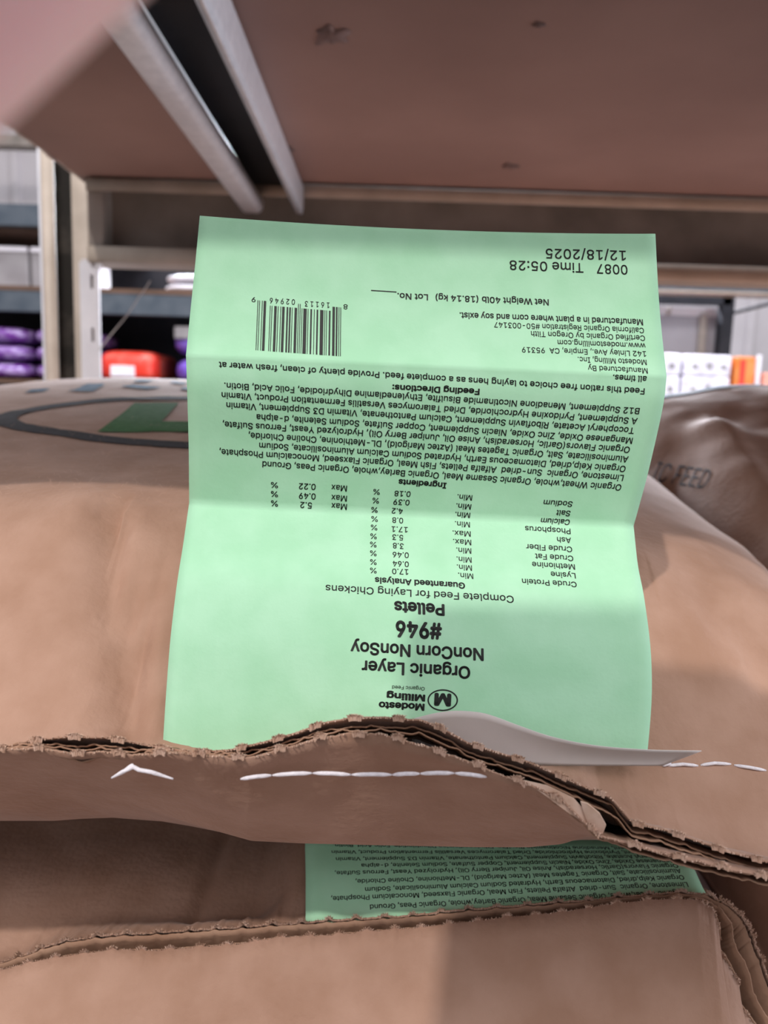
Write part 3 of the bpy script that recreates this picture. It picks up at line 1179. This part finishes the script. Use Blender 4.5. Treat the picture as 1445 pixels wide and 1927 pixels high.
# ------------------------------------------------------------------ sack below, with the second tag
C_KEYS = [  # front ply (lower torn line) and back ply (upper torn line), matched along the seam
    ((-1500, 1950), (-1500, 1930)), ((-500, 1880), (-500, 1860)), ((0, 1828), (0, 1811)), ((53, 1811), (44, 1797)), ((120, 1800), (100, 1776)), ((168, 1793), (150, 1766)),
    ((226, 1787), (205, 1759)), ((288, 1789), (270, 1756)), ((345, 1785), (335, 1752)), ((399, 1781), (390, 1748)), ((452, 1776), (443, 1745)), ((509, 1766), (498, 1740)),
    ((558, 1763), (551, 1737)), ((620, 1760), (611, 1733)), ((700, 1752), (690, 1728)), ((790, 1746), (780, 1722)), ((866, 1737), (860, 1713)), ((958, 1726), (950, 1706)),
    ((1050, 1718), (1045, 1698)), ((1111, 1708), (1110, 1694)), ((1172, 1699), (1175, 1686)), ((1264, 1691), (1283, 1679)), ((1312, 1694), (1331, 1683)), ((1340, 1711), (1372, 1703)),
    ((1350, 1744), (1396, 1724)), ((1347, 1785), (1412, 1748)), ((1366, 1811), (1424, 1782)), ((1386, 1848), (1436, 1815)), ((1383, 1885), (1450, 1850)),
    ((1416, 1927), (1475, 1900)), ((1450, 1990), (1520, 1970)), ((1520, 2100), (1600, 2080))]
DC_F, DC_B = .2075, .2115


def second_sack():
    o = thing('feed_sack', 'brown feed sack at the bottom of the view, wide torn seam across its near end', 'sack', W(-.1, .3, -.27))
    us = []
    u = 0.0
    while u < len(C_KEYS) - 1:
        us.append(u)
        u += .02 if u < 1.9 else .07
        if 2.0 <= u < 22:
            L = C_KEYS[int(u) + 1][0][0] - C_KEYS[int(u)][0][0]
            u += -.07 + max(.02, 4.5 / max(10, L))
    us.append(len(C_KEYS) - 1)

    def key(u):
        i = min(int(u), len(C_KEYS) - 2)
        t = u - i
        A, B = C_KEYS[i], C_KEYS[i + 1]
        return [A[k][c] + (B[k][c] - A[k][c]) * t for k in (0, 1) for c in (0, 1)]
    V = []
    ts = [0, .001, .0022, .004, .006, .009, .012, .016, .02, .026, .033, .04, .05, .06, .08, .12, .2, .3, .42, .52, .58, .6]
    for u in us:
        fx, fy, bx, by = key(u)
        turn = sstep(22.2, 25.5, u)
        s = fx + fy * .6 * turn
        tf = tooth(s, 53, 6.0, 3.0)
        tb = tooth(s + 9, 53, 6.0, 13.0)
        b = P(bx + tb * .8 * turn, by - tb * (1 - turn * .7), DC_B)
        col = []
        for t in ts:
            z = sinterp([(0, b.z - Z0), (.004, b.z - Z0 - .0035), (.009, b.z - Z0 - .003), (.02, -.1415), (.04, -.1375), (.06, -.137), (.1, -.139), (.6, -.142)], t)
            z -= .05 * turn * sstep(0, .06, t) + .06 * sstep(23, 31, u) * sstep(0, .05, t)
            z -= (.02 * sstep(.4, .6, t))
            z += sstep(.012, .03, t) * (.0016 * nz(b.x * 30, t * 25, 6)) * (1 - sstep(.05, .07, t))
            z -= .013 * (1 - sstep(-.036, -.020, b.x)) * sstep(.006, .02, t) * (1 - sstep(.06, .09, t))
            # a crease in the shaded hollow
            z -= .002 * math.exp(-((b.x + .052) / .003)**2) * sstep(.004, .02, t)
            col.append(W(b.x * (1 + .15 * sstep(.05, .3, t)) + .03 * turn * sstep(0, .1, t), b.y + t, z))
        xe = b.x * 1.15
        for (y, z) in ((.83, -.2), (.80, -.262), (.6, -.2695), (.4, -.2695), (.26, -.2695), (.20, -.262)):
            col.append(W(xe, y, z))
        f0 = P(fx, fy, DC_F)
        f = P(fx + tf * .9 * turn, fy - tf * (1 - turn * .8), DC_F)
        bxp = fx + turn * 60 + 40 * sstep(20, 31, u)
        low = P(bxp, 2420, .186)
        low2 = W(low.x, .190, -.245)
        col += [low2, low.lerp(low2, .4)]
        n = 16
        for k in range(n + 1):
            t = k / n
            p = low.lerp(f0, t) + (f - f0) * max(0, (t - .92) / .08)
            bul = math.sin(t * math.pi)
            nrm = Vector((0, -1, .5))
            p += nrm * bul * (.004 + .0042 * nz(p.x * 24, t * 2.2, 4) + .001 * nz(p.x * 70, t * 6, 9))
            d1 = ridge(p.x, t, [(.052, 1.0), (.044, .86), (.026, .55), (.0, .2)], .0011, .004, .016)
            p += nrm * d1 * bul ** .3
            col.append(p)
        V.append(col)
    nc = len(V[0])
    body = mesh('sack_body', [v for c in V for v in c], grid_faces(len(V), nc), M['kraft'], o)
    solid(body, .0004, 0)
    n = len(V[0])
    mesh('side_gusset', V[0], [tuple(range(n))[::-1]], M['kraft'], o, smooth=False)
    mesh('side_gusset', V[-1], [tuple(range(n))], M['kraft'], o, smooth=False)
    # inner plies
    for k, (w, seed, dep) in enumerate(((.10, 41, .012), (.90, 47, .016), (.5, 43, .014))):
        vs = []
        cols = [u for u in us if u > (21.5 if w == .5 else -1)]
        for u in cols:
            fx, fy, bx, by = key(u)
            turn = sstep(22.2, 25.5, u)
            t = tooth(fx + fy * .6 * turn + 13 * k, 53, 4.0, seed)
            ww = w + (.10 if w == .5 else .03) * nz(u * .6, seed)
            x, y = fx + (bx - fx) * ww, fy + (by - fy) * ww
            p = P(x + t * .7 * turn, y - t * (1 - .8 * turn) + 2.5, DC_F + (DC_B - DC_F) * ww)
            q = Vector((-.35 * turn, .62 - .30 * (w > .8), -.78)).normalized()
            vs += [p, p + q * dep * .15, p + q * dep * .5, p + q * dep]
        pl = mesh('inner_ply', vs, grid_faces(len(cols), 4), M['kraft_inner'], o)
        solid(pl, .0004, 0)
    # frayed fibres
    bm = bmesh.new()
    rnd = random.Random(9)
    for which in (0, 1):
        u = 1.9
        while u < 30.5:
            fx, fy, bx, by = key(u)
            turn = sstep(22.2, 25.5, u)
            x, y, d = (fx, fy, DC_F) if which == 0 else (bx, by, DC_B)
            s = fx + fy * .6 * turn
            tt = tooth(s, 53, 6.0, 3.0) if which == 0 else tooth(s + 9, 53, 6.0, 13.0)
            x += tt * .8 * turn
            y -= tt * (1 - .75 * turn)
            k = s if which == 0 else s + 9
            near = abs(((k / 53.0 + 0.25 * nz(k * 0.004, 3.0 if which == 0 else 13.0)) % 1.0) - .5) * 2 > .70
            for _ in range(9 if near else 1):
                L = rnd.uniform(2, 7 if near else 4)
                a = rnd.uniform(-1.2, 1.2) + turn * 1.3
                q0 = P(x - 2 * turn, y + 2 * (1 - turn), d)
                q1 = P(x + L * .5 * math.sin(a), y - L * .5 * math.cos(a), d - rnd.uniform(-.0004, .0005))
                q2 = P(x + L * math.sin(a), y - L * math.cos(a), d - rnd.uniform(-.0008, .001))
                tube(bm, [q0, q1, q2], [.00013, .0001, .00004], 3, cap=False)
            u += rnd.uniform(.02, .06)
    fr = bmobj('frayed_fibres', bm, M['torn'], o)
    fr['kind'] = 'stuff'
    fr['label'] = 'pale frayed fibres along the torn edge'
    return o


sackC = second_sack()
T2 = Sheet([
    (573, 1530, 1252, 1568, .2440, True, 0),
    (574, 1580, 1268, 1589, .2335, False, 0),
    (574, 1601, 1279, 1602, .2300, False, 0),
    (575, 1645, 1302, 1628, .2235, False, 0),
    (575, 1707, 1324, 1674, .2165, False, 0),
    (575, 1739, 1343, 1703, .2130, False, 0)])


def tag_two():
    t = T2.build('paper_tag', M['tag'], sackC, 30)
    t['label'] = 'shaded green feed tag standing in the dark gap under the top sack'
    k = Ink(T2)
    pos = [(1257, 1594.5, 627, 1588, 5.4), (1260, 1601, 624, 1600.5, 5.8), (1264, 1608.5, 632, 1613.5, 6.2), (1268, 1616.5, 680, 1625.5, 6.8), (1273, 1625.5, 630, 1639.5, 7.2),
           (1279, 1635, 669, 1655, 7.8), (1285, 1647, 687, 1670, 8.3), (1292, 1660, 623, 1687, 8.8), (1288, 1675, 696, 1702.5, 9.2)]
    for s, p in zip(PARA, pos):
        write(k, s, *p[:4], p[4], .004)
    write(k, 'Feeding Directions:', 1010, 1580, 870, 1576, 4.5, .014)
    k.build('printed_text', M['ink'], t)


tag_two()


# ------------------------------------------------------------------ sacks behind and beside
def plain_sack(label, zf, cx, hw, y0, y1, zbot, shear=0.0):
    o = thing('feed_sack', label, 'sack', W(cx, (y0 + y1) / 2, zbot))
    nx, ny = 150, 190
    V = []
    for i in range(nx + 1):
        x = cx + hw * math.sin((i / nx - .5) * math.pi)
        col = []
        for j in range(ny + 1):
            y = y0 + (y1 - y0) * j / ny
            col.append(W(x, y, max(zf(x, y), zbot + .004)))
        for j in range(12):
            y = y1 - (y1 - y0) * j / 11
            col.append(W(x, y, zbot))
        V.append(col)
    n = len(V[0])
    f = grid_faces(nx + 1, n)
    f += [(i * n + n - 1, i * n, (i + 1) * n, (i + 1) * n + n - 1) for i in range(nx)]
    f += [tuple(range(n))[::-1], tuple(nx * n + q for q in range(n))]
    b = mesh('sack_body', [v for c in V for v in c], f, M['kraft'], o)
    # sewn flap at the near end
    vs = []
    m = 60
    for i in range(m + 1):
        x = cx - hw * .92 + 2 * hw * .92 * i / m
        zt = max(zf(x, y0 + .004), zbot + .006)
        for k in range(5):
            t = k / 4
            vs.append(W(x, y0 + .004 - .030 * t, zt - .012 * t * t - .002 * nz(x * 30, t * 3)))
    fl = mesh('sewn_flap', vs, grid_faces(m + 1, 5), M['kraft'], o)
    solid(fl, .0012, 0)
    return o


def zB(x, y):
    z = sinterp([(.285, -.115), (.30, -.09), (.33, -.066), (.38, -.043), (.45, -.018), (.53, .009), (.60, .0245), (.66, .018), (.74, -.02), (.82, -.09)], y)
    z -= .125 * (1 - prof_side(x, .405, .255, 4.0))
    z += .004 * nz(x * 15, y * 13, 11) + .0015 * nz(x * 45, y * 38, 12)
    z -= ridge(x, y, [(.165, .46), (.163, .40), (.160, .35), (.150, .30)], .010, .010, .020)
    z += ridge(x, y, [(.215, .50), (.205, .44), (.200, .40), (.20, .34)], .009, .012, .022)
    return z


sackB = plain_sack('brown feed sack with dark blue lettering behind the top sack, right of the tall tag', zB, .405, .255, .295, .83, -.130)


def zD(x, y):
    z = sinterp([(.31, -.215), (.325, -.18), (.36, -.155), (.45, -.140), (.78, -.14), (.86, -.2)], y)
    z -= .12 * (1 - prof_side(x, .45, .255, 3.2))
    return min(z, -.136) + .002 * nz(x * 14, y * 14, 17) - .002


sackD = plain_sack('brown feed sack in deep shade right of the bottom sack', zD, .45, .255, .31, .88, ZS + .002)


def b_print():
    bm_ = sackB.children[0].data if sackB.children[0].name.startswith('sack_body') else sackB.children[1].data
    bvb = BVHTree.FromPolygons([q.co.copy() for q in bm_.vertices], [tuple(q.vertices) for q in bm_.polygons])
    v, f = glyphs('IC FEED')
    a, b = min(p[0] for p in v), max(p[0] for p in v)
    vs = []
    ok = True
    for (x, y) in v:
        t = (x - a) / (b - a)
        h = y / CAP
        px = 1222 + t * 103 + h * 17
        py = 904 + t * 16 - h * 35
        vs.append(hit_body(bvb, px, py, .0006))
    o = mesh('printed_lettering', vs, f, M['print_dark'], sackB, smooth=False)
    o['label'] = 'dark blue slanted lettering'
    # blue printed line along the crest
    vs = []
    n = 40
    for i in range(n + 1):
        x = .20 + .22 * i / n
        for y in (.590, .606):
            vs.append(W(x, y, zB(x, y) + .0008))
    mesh('printed_band', vs, grid_faces(n + 1, 2), M['print_blue'], sackB)['label'] = 'blue printed band along the crest'


b_print()


# ------------------------------------------------------------------ far racks and goods
def pl(px, py, Y):
    o = W(0, 0, 0)
    a = P(px, py, 1) - o
    k = Y / a.y
    return a.x * k, a.z * k


def rect(x0, y0, x1, y1, Y):
    xm, ym = (x0 + x1) / 2, (y0 + y1) / 2
    return pl(x0, ym, Y)[0], pl(x1, ym, Y)[0], pl(xm, y1, Y)[1], pl(xm, y0, Y)[1]


def pxbox(name, x0, y0, x1, y1, Y, deep, mat, parent=None, bevel=0.0):
    a, b, c, d = rect(x0, y0, x1, y1, Y)
    return boxobj(name, a, b, Y, Y + deep, c, d, mat, parent, bevel)


def pillow(name, x0, x1, y0, y1, z0, z1, mat, parent=None, p=3.2, crumple=.004, seed=0, nu=40, nv=20):
    vs, fs = [], []
    cx, cy, cz = (x0 + x1) / 2, (y0 + y1) / 2, (z0 + z1) / 2
    rx, ry, rz = (x1 - x0) / 2, (y1 - y0) / 2, (z1 - z0) / 2

    def pw(v, e):
        return math.copysign(abs(v) ** e, v)
    for i in range(nv + 1):
        ph = -math.pi / 2 + math.pi * i / nv
        for j in range(nu):
            th = 2 * math.pi * j / nu
            e = 2 / p
            x = pw(math.cos(ph), e * 1.25) * pw(math.cos(th), e)
            y = pw(math.cos(ph), e * 1.25) * pw(math.sin(th), e)
            z = pw(math.sin(ph), e * 1.25)
            q = Vector((cx + rx * x, cy + ry * y, cz + rz * z))
            k = -abs(nz(q.x * 28 + seed, q.y * 28, q.z * 45)) * crumple
            q += Vector((x, y, z * .5)) * k
            vs.append(W(*q))
    for i in range(nv):
        for j in range(nu):
            fs.append((i * nu + j, i * nu + (j + 1) % nu, (i + 1) * nu + (j + 1) % nu, (i + 1) * nu + j))
    return mesh(name, vs, fs, mat, parent)


YR = 3.2


ZL1 = pl(20, 713, YR)[1]              # deck carrying the bags
ZL2 = pl(20, 537, YR)[1]              # deck above them
ZL3 = pl(20, 383, YR)[1]


def far_rack():
    r = thing('storage_rack', 'dark far storage rack with blue grey beams across the aisle', 'rack', W(-.6, YR + .3, -Z0))
    xl, xm, xr = pl(-500, 600, YR)[0], pl(900, 600, YR)[0], pl(1600, 600, YR)[0]
    for (x1, zt) in ((pl(200, 600, YR)[0], ZL3), (xm, ZL2 - .018), (xr, ZL1 - .018)):
        boxobj('beam', xl, x1, YR, YR + .05, zt - .082, zt, M['blue_steel'] if zt > .2 else M['black'], r)
    boxobj('deck', xl, xm, YR - .002, YR + .60, ZL2 - .0175, ZL2, M['wood'], r)
    boxobj('deck', xl, xr, YR - .002, YR + .60, ZL1 - .0175, ZL1, M['wood'], r)
    boxobj('deck', xl, pl(200, 600, YR)[0], YR + .052, YR + .60, ZL3 - .09, ZL3 - .02, M['wood'], r)
    boxobj('back_panel', xl, xm, YR + .62, YR + .64, -.1, ZL3 - .1, M['black'], r)
    for px in (-420, 560, 1560):
        x = pl(px, 600, YR)[0]
        boxobj('post', x - .035, x + .035, YR - .01, YR - .003, -Z0, ZL3 if px < 900 else ZL1, M['blue_steel'], r)
    return r


far_rack()


def bags():
    # purple bags, two stacks of three
    x = [rect(-120, 600, 49, 700, YR + .01), rect(51, 600, 172, 700, YR + .01)]
    dz = (pl(20, 611, YR)[1] - ZL1) / 3
    names = ['bottom', 'middle', 'top']
    for c in range(2):
        for i in range(3):
            b = pillow('feed_bag', x[c][0] + .001, x[c][1] - .001, YR + .015, YR + .42, ZL1 + dz * i + .0003, ZL1 + dz * (i + 1) - .0003, M['purple'], None, 4.2, .010, c * 7 + i)
            tag(b, 'glossy purple bag, %s of the %s stack left of the upright' % (names[i], ('left hand', 'right hand')[c]), 'bag', 'purple bags on the far rack')
    # red bag
    r = thing('feed_bag', 'bright red bag with pale patches lying right of the white slotted plate', 'bag', W(pl(240, 700, YR)[0], YR + .2, ZL1))
    a, b, _, d = rect(178, 657, 289, 713, YR)
    pillow('bag', a, b, YR + .01, YR + .35, ZL1, d, M['red'], r, 5, .006, 3)
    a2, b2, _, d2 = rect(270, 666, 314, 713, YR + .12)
    pillow('side_fold', a2, b2, YR + .10, YR + .34, ZL1, d2, M['red_shade'], r, 4, .004, 8)['label'] = 'dark red end of the bag, shade in its colour'
    a, b, c, d = rect(207, 688, 252, 709, YR)
    boxobj('printed_patch', a, b, YR + .002, YR + .03, c, d, M['white_bag'], r, .003)['label'] = 'pale printed patch'
    # violet bags
    zt, zm = pl(360, 611, YR)[1], pl(360, 669, YR)[1]
    for i, (z0, z1, lb) in enumerate(((zm, zt, 'upper violet bag with a grey top, left of the tall tag'), (ZL1, zm - .0006, 'lower violet bag left of the tall tag'))):
        a, b = pl(316 + 3 * i, 640, YR + .02)[0], pl(455, 640, YR + .02)[0]
        v = thing('feed_bag', lb, 'bag', W((a + b) / 2, YR + .2, z0), 'violet bags on the far rack')
        pillow('bag', a, b, YR + .03, YR + .38, z0, z1, M['violet'], v, 3.8, .008, 20 + i)
        if i == 0:
            a, b, c, d = rect(324, 614, 440, 638, YR)
            boxobj('printed_panel', a, b, YR + .026, YR + .06, c, d, M['grey_pack'], v, .006)['label'] = 'grey printed panel'
    # white bags above the beam
    dz = (pl(330, 509, YR)[1] - ZL2) / 2
    for i, lb in enumerate(('lower of two white bags on the blue grey beam left of the tag', 'upper of two white bags on the blue grey beam left of the tag')):
        a, b = pl(293 + 3 * i, 525, YR)[0], pl(470, 525, YR)[0]
        o = pillow('feed_bag', a, b, YR + .03, YR + .4, ZL2 + dz * i + .0003, ZL2 + dz * (i + 1) - .0003, M['white_bag'], None, 3.6, .005, 30 + i)
        tag(o, lb, 'bag', 'white bags on the far rack')
    # grey packs above the lower beam at the left
    for x0, x1, lb in ((-130, 53, 'grey wrapped pack at the left edge, on the far rack'), (57, 150, 'grey wrapped pack just left of the upright')):
        a, b, c, d = rect(x0, 464, x1, 527, YR + .06)
        d = pl(20, 464, YR + .06)[1]
        o = thing('wrapped_pack', lb, 'pack', W((a + b) / 2, YR + .2, ZL2), 'grey packs on the far rack')
        boxobj('pack', a, b, YR + .06, YR + .42, ZL2 + .0006, d - .020, M['grey_pack'], o, .008)
        boxobj('top_highlight', a + .003, b - .003, YR + .055, YR + .415, d - .0195, d, M['white_bag'], o, .003)['label'] = 'pale slab for the highlight on top'  # pale slab stands for the highlight along the pack's top
    # white packs at the right, two columns of two
    zt, zm = pl(1320, 667, YR)[1], pl(1320, 708, YR)[1]
    for c_, (x0, x1) in enumerate(((1180, 1281), (1286, 1376))):
        for r_, (c, d) in enumerate(((ZL1 + .0006, zm - .001), (zm, zt))):
            a, b = pl(x0, 700, YR)[0], pl(x1, 700, YR)[0]
            o = thing('wrapped_pack', 'white wrapped pack, %s of the %s by the black frame' % (('bottom', 'top')[r_], ('left stack beside the tag', 'right stack')[c_]), 'pack',
                      W((a + b) / 2, YR + .1, c), 'white packs right of the tag')
            boxobj('pack', a, b, YR + .002, YR + .3, c, d, M['white_pack'], o, .010)
            for k in range(3):
                xx = a + (b - a) * (.18 + .3 * k)
                boxobj('dark_marking', xx, xx + .022, YR + .0005, YR + .0025, c + (d - c) * .32, c + (d - c) * (.55 + .1 * (k % 2)), M['grey_pack'], o)
    # orange packs
    a, b, c, d = rect(1384, 671, 1421, 738, YR)
    c = ZL1 + .0006
    o = thing('wrapped_pack', 'orange pack with a red stripe right of the white packs', 'pack', W((a + b) / 2, YR, c))
    boxobj('pack', a, b, YR + .002, YR + .26, c, d, M['orange'], o, .008)
    w = b - a
    boxobj('stripe', a + w * .2, a + w * .48, YR + .0005, YR + .003, c + .01, d - .012, M['red'], o)['label'] = 'red stripe'
    a, b, _, d = rect(1436, 702, 1520, 742, YR)
    o = boxobj('wrapped_pack', a, b, YR + .002, YR + .28, ZL1 + .0006, d, material('salmon_pack', (.78, .30, .22, 1), (.85, .42, .33, 1), .4, 20), None, .008)
    tag(o, 'salmon pink pack at the right edge behind the white strip', 'pack')
    a, b, _, d = rect(1423, 668, 1431, 740, YR)
    o = boxobj('marker_strip', a, b, YR, YR + .012, ZL1 + .0006, d, M['white_bag'], None, .003)
    tag(o, 'narrow upright white strip beside the orange pack', 'strip')


bags()


def right_frame():
    Y = 3.9
    f = thing('steel_frame', 'black steel frame behind the white packs at the right', 'frame', W(1.2, Y, -Z0))
    pxbox('top_rail', 900, 548, 1379, 567, Y, .06, M['black'], f)
    a, b, c, d = rect(1356, 548, 1378, 700, Y)
    boxobj('upright', a, b, Y, Y + .06, -Z0, d, M['black'], f)
    p0, p1 = pl(1374, 590, Y), pl(1520, 553, Y)
    bm = bmesh.new()
    tube(bm, [W(p0[0], Y + .03, p0[1]), W(p1[0], Y + .03, p1[1])], .009, 8)
    bmobj('brace', bm, M['black'], f)
    a, b, c, d = rect(900, 567, 1356, 700, Y + .1)
    g = thing('panel_door', 'grey ribbed panel inside the black frame', 'panel', W(1, Y + .1, -Z0))
    boxobj('panel', a, b, Y + .08, Y + .1, -Z0, d - .02, M['panel'], g)
    x0, x1, _, _ = rect(1314, 580, 1327, 660, Y + .08)
    boxobj('rib', x0, x1, Y + .065, Y + .0795, -Z0, d - .045, M['tan_dark'], g)
    boxobj('top_trim', a, b, Y + .07, Y + .0795, d - .06, d - .021, M['wall'], g)
    boxobj('mullion', pl(1266, 575, Y)[0], pl(1271, 575, Y)[0], Y + .055, Y + .0695, d - .062, d - .021, M['tan_dark'], g)
    h = thing('ceiling_beam', 'dark blue grey beam spanning above the black frame at the right', 'beam', W(1.2, 3.7, .6))
    pxbox('beam', 900, 527, 1700, 546, 3.7, .08, M['blue_steel'], h)
    pxbox('lower_flange', 900, 546.3, 1700, 550, 3.68, .12, M['tan'], h)


right_frame()
o = pxbox('roof_purlin', -400, 250, 300, 271, 4.6, .1, M['tan_dark'])
tag(o, 'dark roof purlin along the top of the pale siding, far left', 'beam')


# ------------------------------------------------------------------ the photographer's hand, a finger reaching in front of the lens
def hand():
    def C(x, y, d):
        return CAMM @ Vector((x - .0010, y + .0011, -d))
    pts, edges, rad = [], [], []

    def add(p, r, prev=None):
        pts.append(C(*p))
        rad.append(r)
        if prev is not None:
            edges.append((prev, len(pts) - 1))
        return len(pts) - 1
    palm = add((.056, .094, -.006), .017)
    wrist = add((.094, .100, -.040), .021, palm)
    add((.150, .090, -.110), .027, wrist)
    add((.230, .040, -.260), .034, wrist + 1)
    # finger chains: knuckle, mid joint, end joint, tip
    fing = [[(.0380, .078, .012), (.0200, .0545, .0245), (.0010, .0370, .0262), (-.0220, .0142, .0262), (-.0310, .0052, .0258)],
            [(.0360, .090, .013), (.0060, .085, .024), (-.0200, .082, .025), (-.0380, .080, .021), (-.048, .079, .017)],
            [(.0370, .104, .012), (.0080, .103, .023), (-.0180, .102, .024), (-.0350, .101, .019), (-.045, .100, .015)],
            [(.0410, .117, .010), (.0140, .120, .020), (-.0060, .120, .021), (-.0210, .119, .018), (-.030, .118, .014)]]
    R = [[.0105, .0090, .0082, .0076, .0058], [.0105, .0090, .0082, .0076, .006], [.010, .0085, .0078, .007, .0056], [.0092, .0075, .0068, .006, .005]]
    for ch, r in zip(fing, R):
        pr = palm
        for p, rr in zip(ch, r):
            pr = add(p, rr, pr)
    pr = palm
    for p, rr in zip([(.044, .066, -.018), (.020, .054, -.026), (.000, .052, -.027), (-.014, .055, -.025)], [.012, .0105, .009, .0065]):
        pr = add(p, rr, pr)
    m = bpy.data.meshes.new('hand')
    m.from_pydata([tuple(p) for p in pts], edges, [])
    o = bpy.data.objects.new('hand', m)
    COL.objects.link(o)
    m.materials.append(M['skin'])
    sk = o.modifiers.new('skin', 'SKIN')
    sk.use_smooth_shade = True
    for i, v in enumerate(m.skin_vertices[0].data):
        v.radius = (rad[i], rad[i])
        v.use_root = i == 0
    ss = o.modifiers.new('smooth', 'SUBSURF')
    ss.levels = 2
    ss.render_levels = 2
    tag(o, "out of focus finger of the photographer's hand across the top left corner", 'person')


hand()


def phone():
    """the phone that takes the picture, held upside down so that its lens is at the lower left"""
    o = thing('phone', 'dark phone held up by the hand, outside the picture on the near side', 'phone', CAMM @ Vector((-.018, .06, .006)))

    def slab(name, x0, x1, y0, y1, z0, z1, r, mat):
        bm = bmesh.new()
        box(bm, x0, x1, y0, y1, z0 - Z0, z1 - Z0)
        bmesh.ops.bevel(bm, geom=[e for e in bm.edges if abs(e.verts[0].co.z - e.verts[1].co.z) > 1e-4], offset=r, segments=5, profile=.5, affect='EDGES')
        bm.transform(CAMM)
        return bmobj(name, bm, mat, o)
    slab('case', -.060, .018, -.016, .152, .0015, .0098, .009, M['black'])
    slab('screen', -.0585, .0165, -.0145, .1505, .0099, .0103, .008, material('dark_glass', (.01, .01, .012, 1), None, .1, 10))


phone()
